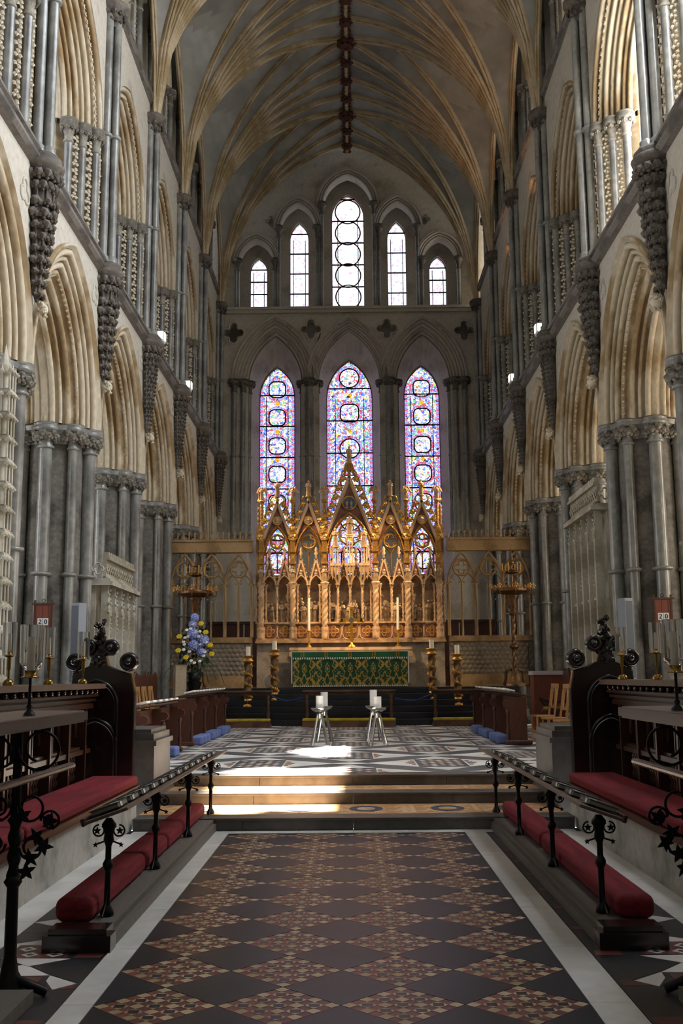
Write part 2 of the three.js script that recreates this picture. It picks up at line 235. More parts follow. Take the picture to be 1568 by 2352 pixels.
const gTraceG = uvb(mg(cyl(0.08, 0.08, JH, 0, SILL - CAPY, 0, 10), subArchG.clone().translate(-0.62, 0, 0), subArchG.clone().translate(0.62, 0, 0), new THREE.TorusGeometry(0.36, 0.06, 6, 20).translate(0, 1.0, 0), lathe(capProfile(0.08, -0.42, 0.19), 10)));
for (const [s, w] of SIDES) for (let k = -2; k <= 5; k++) {
  const j = sub('gallery_jamb', w, s * (WX + 0.02), 0, -K(k), s * PI / 2);
  part('jamb_wall', jambMassG, M.stone, j);
  for (const m of [-1, 1]) {
    if (k === 5 && m === s) continue;
    jambPos.forEach(([u, t]) => { const o = part('shaft', jshaftG, M.purbeck, j), c = part('capital', jcapG, M.capital, j), f = part('capital_foliage', jleafG, M.capital, j, 'stuff'); for (const q of [o, c, f]) q.position.set(m * u, 0, t - 0.02); });
    stripPos.forEach(([u, t]) => { const o = part('leaf_strip', stripG, M.leaf, j, 'stuff'); o.position.set(m * (u + 0.02), SILL + 0.15, t - 0.03); o.rotation.y = -m * 0.7; });
  }
}
for (const [s, w] of SIDES) for (let k = -2; k < 5; k++) {
  const zm = -(K(k) + BAY / 2), a = sub('gallery_arch', w, s * (WX + 0.02), CAPY, zm, s * PI / 2);
  const wide = s > 0 && k === -1, open = s > 0 && k < 1; part('moulding', wide ? galleryWideG : galleryG, M.arch, a); part('leaf_moulding', gTooth, M.leaf, a, 'stuff');
  if (!open) { const t = part('tracery', gTraceG, M.stone, a); t.position.z = 0.95; }
  const sp = part('gallery_spandrel', wide ? gWideSpandG : gSpandG, M.wall, w); sp.position.set(s * WX, CAPY, zm); sp.rotation.y = s * PI / 2;
  const st = part('string_course', stringG(BAY).scale(0.7, 0.7, 1), M.string, w); st.position.set(s * WX, STR2 - 0.1, zm + s * BAY / 2); st.rotation.y = s > 0 ? PI : 0;
}
// --- clerestory: wall with a pointed opening in each bay, shafts, leaf strips, glazing behind
const CSP = 19.35, CA = 1.2, CH = 1.75, CW = 0.25;
const clerG = (() => { const o = [[-BAY / 2, STR2], [-CA - 0.1, STR2], ...archPts(CA + 0.1, CH + 0.1, 12, CSP), [CA + 0.1, STR2], [BAY / 2, STR2], [BAY / 2, RIDGE], [-BAY / 2, RIDGE]]; return uvb(ext(shapeOf(o), 0.3)); })();
const clerArchG = archSweep([[0.42, -0.06], [0.38, -0.1], ...rolls(0.36, -0.04, 0.0, 0.3, 3, 0.05, 1, 6), [-0.05, 0.8]], CA, CH, 0, 12);
const clerJambG = uvb(mg(...[-1, 1].map((m) => bx(m > 0 ? CA + 0.02 : -CA - 0.4, m > 0 ? CA + 0.4 : -CA - 0.02, STR2, CSP, 0.1, 0.8))));
const clShaftG = post(0.075, CSP - STR2 - 0.3, STR2, 10), clCapG = mg(lathe(capProfile(0.075, CSP - 0.42, 0.19), 12), scatterLeaves([0, 1, 2, 3, 4, 5].map((j) => { const a = j * TAU / 6; return [Math.cos(a) * 0.14, CSP - 0.17, Math.sin(a) * 0.14, PI / 2 - a, 0.09, 0.3]; }), foliageLeaf)), clStripG = dogStripG(CSP - STR2 - 0.5, 0.165, 0.08);
for (const [s, w] of SIDES) for (let k = -2; k < 5; k++) {
  const c = sub('clerestory', w, s * (WX + CW), 0, -(K(k) + BAY / 2), s * PI / 2);
  part('wall_panel', clerG, M.wall, c); const a = part('moulding', clerArchG, M.arch, c); a.position.y = CSP; part('jamb', clerJambG, M.stone, c);
  for (const m of [-1, 1]) for (const [u, t] of [[CA + 0.3, -0.08], [CA + 0.1, 0.1]]) { const o = part('shaft', clShaftG, M.purbeck, c), q = part('capital', clCapG, M.capital, c); o.position.set(m * u, 0, t); q.position.set(m * u, 0, t); }
  for (const m of [-1, 1]) { const o = part('leaf_strip', clStripG, M.leaf, c, 'stuff'); o.position.set(m * (CA + 0.2), STR2 + 0.1, 0); o.rotation.y = -m * 0.6; }
}
// --- vault: ribs fan from each springer to the ridge and to the cross ridge; webs between them
const ceiling = struct('ceiling', 'high stone rib vault with fanning ribs and dark carved ridge bosses', 0, 0, 0, 'vault');
const VA = 5.06, VHH = RIDGE - VY, vp = archParams(VA, VHH);
const gv = (t) => { const x = VA * (1 - t); return Math.sqrt(Math.max(0, vp.R * vp.R - (x + vp.c) * (x + vp.c))) / VHH; };
const targets = (() => { const o = [[0, 0, RIDGE], [0, 0.25, RIDGE], [0, 0.5, RIDGE], [1.75, 0.5, RIDGE - 0.35], [5.2, 0.5, RIDGE - 1.5]]; return o; })();
const ribPt = (tg, t, s, k, e) => { const [tx, f, ty] = tg, x = VA + (tx - VA) * t, z = K(k) + e * f * BAY * t; return V(s * x, VY + (ty - VY) * gv(t), -z); };
const TN = 18, ribProf = (() => { const P = []; for (const [cx, cy, r] of [[-0.055, -0.02, 0.03], [0, -0.075, 0.036], [0.055, -0.02, 0.03]]) for (let i = 0; i <= 6; i++) { const a = PI + PI * i / 6; P.push([cx + Math.cos(a) * r, cy + Math.sin(a) * r * 1.3]); } return [[-0.085, 0.06], ...P, [0.085, 0.06]]; })();
function sweepRib(pts, prof, sideV) {
  const pos = [], idx = [], uv = [], W = prof.length; let acc = 0;
  pts.forEach((p, i) => { const a = pts[Math.max(0, i - 1)], b = pts[Math.min(pts.length - 1, i + 1)], d = b.clone().sub(a).normalize(), up = sideV.clone().cross(d).normalize(); if (up.y < 0) up.negate(); if (i) acc += p.distanceTo(pts[i - 1]);
    prof.forEach(([x, y], j) => { const q = p.clone().addScaledVector(sideV, x).addScaledVector(up, y); pos.push(q.x, q.y, q.z); uv.push(j * 0.05, acc); }); });
  for (let i = 0; i < pts.length - 1; i++) for (let j = 0; j < W - 1; j++) { const a = i * W + j, b = a + W; idx.push(a, b, a + 1, b, b + 1, a + 1); }
  const g = new THREE.BufferGeometry(); g.setAttribute('position', new THREE.Float32BufferAttribute(pos, 3)); g.setAttribute('uv', new THREE.Float32BufferAttribute(uv, 2)); g.setIndex(idx); g.computeVertexNormals(); return g;
}
for (const s of [-1, 1]) for (let k = -1; k <= 5; k++) for (const e of [-1, 1]) {
  if (k === 5 && e > 0) continue;
  targets.forEach((tg, i) => {
    if (i === 0 && e < 0 && k !== 5) return;
    const pts = []; for (let j = 0; j <= TN; j++) pts.push(ribPt(tg, j / TN, s, k, e));
    const d = pts[TN].clone().sub(pts[0]); d.y = 0; d.normalize(); const side = V(-d.z, 0, d.x);
    part('rib', sweepRib(pts, ribProf, side), M.rib, ceiling);
  });
  for (let i = 0; i < targets.length - 1; i++) {                        // the web between rib i and rib i + 1
    const n = i > 2 ? 4 : 3, pos = [], idx = [];
    for (let j = 0; j <= TN; j++) for (let q = 0; q <= n; q++) { const p = ribPt(targets[i], j / TN, s, k, e).lerp(ribPt(targets[i + 1], j / TN, s, k, e), q / n); pos.push(p.x, p.y + 0.05, p.z); }
    for (let j = 0; j < TN; j++) for (let q = 0; q < n; q++) { const a = j * (n + 1) + q, b = a + n + 1; idx.push(a, b, a + 1, b, b + 1, a + 1); }
    const g = new THREE.BufferGeometry(); g.setAttribute('position', new THREE.Float32BufferAttribute(pos, 3)); g.setIndex(idx); g.computeVertexNormals(); part('vault_web', uvb(fix(g)), M.web, ceiling);
  }
}
// ridge ribs, cross ridges and bosses
part('ridge_rib', uvb(mg(tube([[0, RIDGE - 0.06, -K(-1)], [0, RIDGE - 0.06, -EAST]], 0.09, 8))), M.rib, ceiling);
for (let k = -1; k < 5; k++) for (const s of [-1, 1]) { const z = -(K(k) + BAY / 2); part('cross_ridge', tube([[0, RIDGE, z], [s * 1.75, RIDGE - 0.35, z], [s * 5.2, RIDGE - 1.5, z]], 0.07, 6, 8), M.rib, ceiling); }
const bossG = (sz) => { const r = RNG(Math.round(sz * 100)), L = []; for (let i = 0; i < 14; i++) { const a = i * TAU / 14 * 2, q = i % 2 ? 0.85 : 0.45; L.push([Math.cos(a) * sz * q, -sz * (q > 0.6 ? 0.1 : 0.42), Math.sin(a) * sz * q, PI / 2 - a, sz * 0.62, 0.8]); } return mg(ball(sz * 0.62, 0, 0, 0, 8, 6), scatterLeaves(L, foliageLeaf)); };
const bossBig = bossG(0.3), bossSmall = bossG(0.2);
for (let k = 0; k <= 5; k++) for (let i = 0; i < 4; i++) { if (k === 5 && i > 0) continue; const o = part('ridge_boss', i === 2 ? bossBig : bossSmall, M.boss, ceiling); o.position.set(0, RIDGE - 0.14, -(K(k) + BAY * i / 4)); }
const ridgeLeaves = (() => { const r = RNG(44), L = []; for (let z = K(0); z < EAST; z += 0.2) for (const m of [-1, 1]) L.push([m * 0.1, RIDGE - 0.1, -z, r() * 6, 0.12, 0.6]); return scatterLeaves(L, foliageLeaf); })();
part('ridge_foliage', ridgeLeaves, M.boss, ceiling, 'stuff');
part('roof_slab', bx(-7.6, 7.6, RIDGE + 0.6, RIDGE + 0.9, -EAST - 2, 6), M.web, ceiling);

// --- aisles and galleries beyond the arcades
for (const [s, w] of SIDES) {
  const X = (a) => s * a, lo = (a, b) => Math.min(X(a), X(b)), hi = (a, b) => Math.max(X(a), X(b));
  const bb = (a, b, y0, y1, z0, z1) => bx(lo(a, b), hi(a, b), y0, y1, z0, z1);
  part('aisle_vault', uvb(bb(6.6, 10.6, 9.7, 10.1, -EAST, 6)), M.wall, w);
  // aisle outer wall with a tall window opening in every bay
  const holes = []; for (let k = -1; k < 5; k++) holes.push(K(k) + BAY / 2);
  const sh = shapeOf([[-6, -0.5], [EAST, -0.5], [EAST, 10], [-6, 10]]); for (const c of holes) sh.holes.push(new THREE.Path([[c - 0.9, 3.2], ...archPts(0.9, 1.5, 8, 6.3, c), [c + 0.9, 3.2]].map(([x, y]) => new THREE.Vector2(x, y))));
  const aw = part('aisle_wall', uvb(ext(sh, 0.5)), M.wall, w); aw.rotation.y = PI / 2; aw.position.x = s > 0 ? 10.3 : -10.8;
  part('wall_corner', uvb(mg(bb(WX, 6.9, 0, RIDGE + 0.6, -EAST - 0.2, -K(5) - 0.35))), M.wall, w);
  part('gallery_roof', uvb(bb(6.4, 11, STR2, STR2 + 0.3, -EAST, -K(1))), M.wall, w);
  part('gallery_back', uvb(bb(9.2, 9.5, 10, STR2, -EAST, -K(1))), M.wall, w);
  part('gallery_end', uvb(bb(6.3, 9.5, 10, STR2, -K(1) - 0.1, -K(1) + 0.1)), M.wall, w);
  // choir-ward wall behind the camera's bays
  part('wall_west', uvb(bb(WX, WX + 0.4, 0, RIDGE + 0.5, -K(-2), 6)), M.wall, w);
  for (let k = -2; k < 1; k++) part('sill_slab', uvb(bb(6.2, 7.2, SILL - 0.2, SILL, -K(k + 1), -K(k))), M.wall, w);
  part('clerestory_floor', uvb(bb(5.4, 6.5, STR2 - 0.05, STR2 + 0.02, -EAST, -K(-2))), M.wall, w);
}
// --- glazing: window groups of panes and bars
let winNo = 0;
function windowGroup(label, x, y, z, ry) { const o = struct('window_' + (++winNo), label, x, y, z, 'window'); o.rotation.y = ry; return o; }
function quarryWindow(s, x, zc, y0, y1, hw, glass, label, lights = 3) {          // leaded lights with stone mullions in a rectangular opening
  const o = windowGroup(label, x, y0, zc, -s * PI / 2), H = y1 - y0, w = hw * 2 / lights;
  for (let i = 0; i < lights; i++) part('pane', new THREE.PlaneGeometry(w - 0.08, H - 0.06).translate(-hw + w * (i + 0.5), H / 2, 0), glass, o);
  for (let i = 0; i <= lights; i++) part('mullion', uvb(box(0.1, H, 0.16, -hw + w * i, H / 2, 0)), M.stone, o);
  for (const yy of [0.03, H - 0.03]) part('sill_bar', uvb(box(hw * 2, 0.08, 0.16, 0, yy, 0)), M.stone, o);
  for (let yy = 0.45; yy < H - 0.1; yy += 0.45) part('saddle_bar', box(hw * 2, 0.018, 0.02, 0, yy, 0.02), leadM, o);
  return o;
}
for (const s of [-1, 1]) {
  const side = s > 0 ? 'south' : 'north';
  for (let k = -2; k < 5; k++) {
    const zc = -(K(k) + BAY / 2);
    quarryWindow(s, s * 6.42, zc, STR2 + 0.1, 21.4, 1.9, paleGlass, `obscured clerestory window of the ${side} wall, bay ${k + 3} from the choir`);
    daylight(s * 6.3, 19.1, zc, 2.3, 3.9, [-s, s > 0 && k < 1 ? -1.1 : 0, 0], s > 0 && k < 1 ? DAY.southClerestory : DAY.clerestory);
    if (k < 1) {
      quarryWindow(s, s * 6.34, zc, SILL + 0.02, 16.2, 2.1, k < -1 ? paleGlass : clearGlass, `clear gallery window of the ${side} wall, bay ${k + 3} from the choir`, s > 0 && k > -2 ? 2 : 4);
      daylight(s * 6.2, 13.0, zc, 2.6, 5.0, [-s, k === 0 ? 0 : -0.5, 0], (s > 0 ? DAY.southGallery : DAY.northGallery) * (k < -1 ? 0.3 : k < 0 ? 1 : 0.35));
    }
    if (k > -2) { quarryWindow(s, s * 10.55, zc, 3.2, 7.8, 0.9, clearGlass, `aisle window of the ${side} aisle, bay ${k + 3} from the choir`, 2); daylight(s * 10.2, 5.5, zc, 1.7, 4.2, [-s, 0, 0], s > 0 ? DAY.aisleSouth : DAY.aisleNorth, s > 0 ? [1.05, 0.86, 0.62] : [0.98, 0.97, 0.92]); }
    for (const y of [0]) if (k < 1) { /* closing slabs above the gallery glazing */ part('gallery_lintel', uvb(bx(Math.min(s * 6.24, s * 6.5), Math.max(s * 6.24, s * 6.5), 16.2, STR2, zc - BAY / 2, zc + BAY / 2)), M.wall, s < 0 ? wallL : wallR); }
  }
}
// west side: wall behind the camera with a great window
const west = struct('wall_back', 'pale stone wall of the crossing behind the choir with a tall window', 0, 0, 0, 'wall');
{ const sh = shapeOf([[-11, 0], [11, 0], [11, 24], [-11, 24]]); sh.holes.push(new THREE.Path([[-4, 8], ...archPts(4, 5, 10, 15), [4, 8]].map(([x, y]) => new THREE.Vector2(x, y)))); const o = part('wall_panel', uvb(ext(sh, 0.4)), M.wall, west); o.position.z = 6;
  const g = windowGroup('great window of the crossing behind the choir', 0, 8, 6.2, 0); part('pane', new THREE.PlaneGeometry(8, 12.2).translate(0, 6.1, 0), paleGlass, g); for (const x of [-2, 0, 2]) part('mullion', uvb(box(0.2, 12, 0.2, x, 6, 0)), M.stone, g); daylight(0, 13, 5.8, 8, 10, [0, -0.15, -1], DAY.west); }
// ---------------------------------------------------------------- east wall
const east = struct('wall_east', 'dark east wall with three tall lancets below five stepped lancets', 0, 0, -EAST, 'wall');
const LOW = [[-2.96, 0.72, 13.05, 1.26, 1.05, 1.95, 0.62], [0, 0.94, 12.95, 1.62, 1.22, 2.15, 0.42], [2.96, 0.72, 13.05, 1.26, 1.05, 1.95, 0.62]];  // x, glass half-width, spring, rise, inner arch half-width, rise, moulding width
const UPP = [[-3.72, 0.36, 18.35, 0.62], [-2.03, 0.4, 19.75, 0.78], [0, 0.68, 20.75, 1.0], [2.03, 0.4, 19.75, 0.78], [3.72, 0.36, 18.35, 0.62]];
const SP_E = 13.3, SILLE = 5.3, SHB = 6.9, UB = 16.6;
const quatPath = (cx, cy, r) => { const P = []; for (let i = 0; i < 4; i++) { const a = i * PI / 2 + PI / 4 * 0; for (let j = -4; j <= 4; j++) { const b = a + j / 4 * 1.9; P.push(new THREE.Vector2(cx + Math.cos(a) * r * 0.62 + Math.cos(b) * r * 0.42, cy + Math.sin(a) * r * 0.62 + Math.sin(b) * r * 0.42)); } } return new THREE.Path(P); };
{ // lower wall face with three arched openings and sunk quatrefoils
  const sh = shapeOf([[-6, 0], [6, 0], [6, 16.1], [-6, 16.1]]);
  for (const [x, , , , a, h, mw] of LOW) { const { c, R } = archParams(a, h), q = R + mw, A = q - c, H = Math.sqrt(q * q - c * c); sh.holes.push(new THREE.Path([[x - a, SILLE], [x - a, SP_E], [x - A, SP_E], ...archPts(A, H, 14, SP_E, x), [x + A, SP_E], [x + a, SP_E], [x + a, SILLE]].map(([u, v]) => new THREE.Vector2(u, v)))); }
  for (const qx of [-4.62, -1.52, 1.52, 4.62]) sh.holes.push(quatPath(qx, qx * qx > 4 ? 15.3 : 15.42, 0.4));
  const f = part('wall_panel', uvb(ext(sh, 0.45)), M.wall, east); f.position.z = -0.45;
  // backing with the glazed openings
  const bk = shapeOf([[-6, 0], [6, 0], [6, 16.4], [-6, 16.4]]);
  for (const [x, a, s0, h] of LOW) bk.holes.push(new THREE.Path([[x - a, SILLE + 0.4], ...archPts(a, h, 12, s0, x), [x + a, SILLE + 0.4]].map(([u, v]) => new THREE.Vector2(u, v))));
  const b = part('wall_backing', uvb(ext(bk, 0.3)), M.wall, east); b.position.z = -1.75;
  for (const qx of [-4.62, -1.52, 1.52, 4.62]) part('quatrefoil', new THREE.TubeGeometry(new THREE.CatmullRomCurve3(quatPath(qx, qx * qx > 4 ? 15.3 : 15.42, 0.42).getPoints().map((p) => V(p.x, p.y, 0.02)), true), 48, 0.04, 5, true), M.wall, east);
  for (const [x, ga, gs, gh, a, h, mw] of LOW) {
    const m = part('arch_moulding', archSweep([[mw + 0.06, 0.08], [mw + 0.02, 0.1], ...rolls(mw, 0.06, 0.03, -0.42, 5, 0.045, -1, 6), [0, -0.5]], a, h, 0, 16), M.wall, east); m.position.set(x, SP_E, 0);
    const t = mg(...(() => { const { c, R } = archParams(a, h), rr = R + mw - 0.08, pm = Math.acos(c / rr), L = [], n = 30; for (let j = 0; j <= n; j++) { const ph = pm * j / n; for (const q of [-1, 1]) L.push(new THREE.OctahedronGeometry(0.05, 0).translate(q * (rr * Math.cos(ph) - c), rr * Math.sin(ph), 0.06)); } return L; })()); const tt = part('dog_tooth', t, M.wall, east, 'stuff'); tt.position.set(x, SP_E, 0);
    // splayed embrasure from the inner arch to the glass
    const N = 14, P1 = archPts(a, h, N, SP_E, x), P2 = archPts(ga, gh, N, gs, x), A1 = [[x - a, SILLE], ...P1, [x + a, SILLE]], A2 = [[x - ga, SILLE + 0.4], ...P2, [x + ga, SILLE + 0.4]], pos = [], idx = [];
    A1.forEach((p, i) => { pos.push(p[0], p[1], -0.4, A2[i][0], A2[i][1], -1.5); }); for (let i = 0; i < A1.length; i++) { const q = i * 2, n2 = ((i + 1) % A1.length) * 2; idx.push(q, n2, q + 1, q + 1, n2, n2 + 1); }
    const g = new THREE.BufferGeometry(); g.setAttribute('position', new THREE.Float32BufferAttribute(pos, 3)); g.setIndex(idx); g.computeVertexNormals(); part('embrasure', uvb(fix(g.toNonIndexed()), 1), M.wall, east).geometry.computeVertexNormals();
  }
  // shaft clusters between the lancets
  const cap = mg(lathe(capProfile(0.1, SP_E - 0.42, 0.26), 12), scatterLeaves([0, 1, 2, 3, 4, 5, 6].map((j) => { const a = j * TAU / 7; return [Math.cos(a) * 0.18, SP_E - 0.17, Math.sin(a) * 0.18, PI / 2 - a, 0.1, 0.3]; }), foliageLeaf));
  for (const [cx, offs] of [[-1.58, [[-0.3, -0.2], [0, 0.12], [0.3, -0.2]]], [1.58, [[-0.3, -0.2], [0, 0.12], [0.3, -0.2]]], [-4.3, [[-0.25, 0.08], [0.1, 0.05], [0.32, -0.2]]], [4.3, [[0.25, 0.08], [-0.1, 0.05], [-0.32, -0.2]]]]) {
    const c = sub('shaft_cluster', east, cx, 0, 0);
    for (const [dx, dz] of offs) { const r = dx === 0 ? 0.14 : 0.1; const o = part('shaft', post(r, SP_E - SHB - 0.3, SHB, 14), M.purbeck, c), k = part('capital', cap, M.corbel, c), a = part('annulet', annulet(r, 10.25), M.purbeck, c), b = part('shaft_base', lathe(baseProfile(r, SHB), 12), M.purbeck, c); for (const q of [o, k, a, b]) q.position.set(dx, 0, dz); }
    for (const dx of [-0.17, 0.17]) { const L = []; for (let y = SHB + 0.2; y < SP_E - 0.5; y += 0.11) L.push(new THREE.OctahedronGeometry(0.045, 0).translate(dx, y, 0.02)); part('dog_tooth', mg(L), M.leaf, c, 'stuff'); }
  }
  part('string_course', uvb(mg(bx(-4.9, 4.9, 16.08, 16.2, -0.1, 0.16), bx(-4.9, 4.9, 16.2, 16.3, -0.1, 0.26))), M.wall, east);
  // upper stage: inner stepped arcade and the outer wall with the lancets
  const up = shapeOf([[-6, 16.2], [6, 16.2], [6, 24], [-6, 24]]); for (const [x, a, s0, h] of UPP) up.holes.push(new THREE.Path([[x - a, UB], ...archPts(a, h, 10, s0, x), [x + a, UB]].map(([u, v]) => new THREE.Vector2(u, v))));
  const u = part('upper_backing', uvb(ext(up, 0.3)), M.wall, east); u.position.z = -1.5;
  const fr = shapeOf([[-6, 16.2], [6, 16.2], [6, 24], [-6, 24]]); for (const [x, a, s0, h] of UPP) { const A = a + 0.34, H = h + 0.3; fr.holes.push(new THREE.Path([[x - A, 16.3], ...archPts(A, H, 10, s0, x), [x + A, 16.3]].map(([p, q]) => new THREE.Vector2(p, q)))); }
  for (const qx of [-3.15, 3.15]) fr.holes.push(quatPath(qx, 20.1, 0.22));
  const ff = part('upper_wall', uvb(ext(fr, 0.3)), M.wall, east); ff.position.z = -0.4;
  for (const [x, a, s0, h] of UPP) {
    const m = part('arch_moulding', archSweep([[0.34, 0.02], ...rolls(0.3, 0.0, 0.02, -0.1, 3, 0.045, -1, 5), [0, -0.2], [0, -0.5]], a + 0.3, h + 0.28, 0, 10), M.wall, east); m.position.set(x, s0, 0);
    for (const q of [-1, 1]) { const c = part('shaft', uvb(cyl(0.075, 0.075, s0 - 16.3 - 0.2, 0, 16.3, 0, 10)), M.purbeck, east), k = part('capital', mg(lathe(capProfile(0.075, s0 - 0.4, 0.2), 10)), M.corbel, east); for (const o of [c, k]) o.position.set(x + q * (a + 0.38), 0, 0.05); }
  }
  part('aisle_end', uvb(mg(bx(-11, -5.9, -0.5, 24, -2.2, 0), bx(5.9, 11, -0.5, 24, -2.2, 0))), M.wall, east);
  part('floor_sill', uvb(bx(-6, 6, 0, SILLE, -1.5, -0.4)), M.wall, east);
}
// stained glass: mosaic of small coloured pieces with medallions, printed on panes between iron bars
function glassTex(seed, W, H, hw, ht, meds, pale) {
  const r = RNG(seed), n = Math.round(hw * 2 / 0.075), m = Math.round(ht / 0.075), jit = []; for (let i = 0; i < (n + 2) * (m + 2); i++) jit.push([r(), r(), r(), r()]);
  const cols = pale ? [[255, 255, 255], [250, 250, 255], [238, 246, 255], [255, 240, 246], [255, 246, 210], [190, 215, 255], [240, 160, 180], [255, 255, 255], [225, 245, 225]] : [[246, 246, 255], [220, 232, 255], [120, 150, 250], [84, 104, 235], [150, 170, 250], [236, 90, 96], [250, 180, 205], [255, 255, 255], [255, 214, 120], [120, 205, 140], [255, 255, 255], [180, 170, 250], [235, 235, 250]];
  const d = new Uint8Array(W * H * 4);
  for (let y = 0; y < H; y++) for (let x = 0; x < W; x++) {
    const X = (x / W - 0.5) * 2 * hw, Yy = y / H * ht, gx = x / W * n, gy = y / H * m, ix = Math.floor(gx), iy = Math.floor(gy); let b1 = 9, b2 = 9, id = 0;
    for (let dy = -1; dy <= 1; dy++) for (let dx = -1; dx <= 1; dx++) { const q = ((iy + dy + 1) * (n + 2)) + ix + dx + 1, j = jit[Math.max(0, Math.min(jit.length - 1, q))], D = Math.hypot(ix + dx + j[0] - gx, iy + dy + j[1] - gy); if (D < b1) { b2 = b1; b1 = D; id = q; } else if (D < b2) b2 = D; }
    const J = jit[Math.max(0, Math.min(jit.length - 1, id))]; let c = cols[Math.floor(J[2] * cols.length)];
    if (hw - Math.abs(X) < 0.14) c = ((Math.floor(Yy / 0.1) & 1) ? (pale ? [255, 210, 220] : [230, 110, 150]) : (pale ? [235, 240, 255] : [150, 170, 250])); 
    for (const [my, mr] of meds) { const D = Math.hypot(X, Yy - my); if (D < mr && J[3] < 0.45) c = [255, 255, 255]; else if (Math.abs(D - mr - 0.07) < 0.06) c = pale ? [255, 225, 220] : (J[3] > 0.6 ? [215, 90, 110] : [170, 170, 240]); }
    for (let i = 1; i < meds.length; i++) if (!pale && Math.hypot(X, Yy - (meds[i][0] + meds[i - 1][0]) / 2) < 0.09) c = [255, 170, 40];
    const k = b2 - b1 < 0.11 ? (pale ? 0.72 : 0.28) : 1, o = (y * W + x) * 4; d[o] = c[0] * k; d[o + 1] = c[1] * k; d[o + 2] = c[2] * k; d[o + 3] = 255;
  }
  const t = new THREE.DataTexture(d, W, H); t.magFilter = THREE.LinearFilter; t.colorSpace = THREE.SRGBColorSpace; t.needsUpdate = true; return t;
}
function stained(label, x, y0, z, a, spring, rise, meds, seed, pale, bars) {
  const o = windowGroup(label, x, y0, z, 0), ht = spring + rise - y0, t = glassTex(seed, pale ? 160 : 256, pale ? 700 : 1024, a, ht, meds, pale);
  const m = std({ map: t, color: new THREE.Color().setScalar(pale ? 0.6 : 0.52), transmission: 1, thickness: 0, roughness: 0.02, ior: 1.2 }), sp = spring - y0;
  const full = [[-a, 0], ...archPts(a, rise, 12, sp), [a, 0]], ys = [0, ...bars, ht];
  const { c, R } = archParams(a, rise), hwAt = (y) => y <= sp ? a : Math.max(0, Math.sqrt(Math.max(0, R * R - (y - sp) * (y - sp))) - c);
  for (let i = 0; i < ys.length - 1; i++) {                               // one pane of glass between each two bars
    const P = [], A = ys[i], B = ys[i + 1], n = B > sp ? 8 : 1, Lp = [], Rp = []; for (let j = 0; j <= n; j++) { const y = A + (B - A) * j / n, w = hwAt(y); Rp.push([w, y]); Lp.push([-w, y]); }
    const g = new THREE.ShapeGeometry(shapeOf([...Rp, ...Lp.reverse()])), p = g.attributes.position, uv = g.attributes.uv; for (let q = 0; q < p.count; q++) uv.setXY(q, p.getX(q) / (2 * a) + 0.5, p.getY(q) / ht); part('pane', g, m, o);
  }
  bars.forEach((y) => { const w = hwAt(y); part('saddle_bar', box(w * 2, 0.05, 0.04, 0, y, 0.03), leadM, o); });
  for (const q of [-1, 1]) part('standard_bar', box(0.03, sp, 0.03, q * a * 0.62, sp / 2, 0.03), leadM, o);
  for (const [my, mr, lob] of meds) { const P = []; for (let i = 0; i < 40; i++) { const b = i / 40 * TAU, rr = mr * (lob ? 1 - 0.07 * Math.cos(lob * b) : 1); P.push([Math.cos(b) * rr, my + Math.sin(b) * rr, 0.03]); } part('medallion_frame', tube(P, 0.028, 4, 60, true), leadM, o); }
  part('frame', mg(tube(full.map(([px, py]) => [px, py, 0.01]), 0.03, 5, 80)), leadM, o);
  return o;
}
const range = (a, b, n) => [...Array(n)].map((_, i) => a + (b - a) * i / (n - 1));
const lowB = SILLE + 0.4;
LOW.forEach(([x, a, s0, h], i) => { const ht = s0 + h - lowB; stained(['tall stained lancet of the east wall, north of the centre', 'widest and tallest stained lancet at the centre of the lower east wall', 'tall stained lancet of the east wall, south of the centre'][i], x, lowB, -EAST - 1.5, a, s0, h, i === 1 ? range(0.7, ht - 0.75, 6).map((y, j) => [y, 0.4, j % 2 ? 0 : 4]) : range(0.55, ht - 0.95, 7).map((y) => [y, 0.36, 4]), 60 + i, false, range(0.9, ht - 1.2, 6)); daylight(x, lowB + ht / 2, -EAST - 1.9, a * 1.8, ht, [0, 0, 1], DAY.east); });
UPP.forEach(([x, a, s0, h], i) => { const ht = s0 + h - UB; stained(['outermost short stained lancet, north end of the upper tier', 'stained lancet just north of the tall upper one', 'tallest stained lancet with round medallions in the upper tier', 'stained lancet just south of the tall upper one', 'outermost short stained lancet, south end of the upper tier'][i], x, UB, -EAST - 1.3, a, s0, h, i === 2 ? range(0.65, ht - 0.75, 5).map((y) => [y, 0.52, 0]) : [], 80 + i, true, i === 2 ? range(0.12, ht - 0.2, 6) : range(0.8, ht - 0.5, i % 4 ? 4 : 3)); daylight(x, UB + ht / 2, -EAST - 1.7, a * 1.8, ht, [0, 0, 1], DAY.east); });
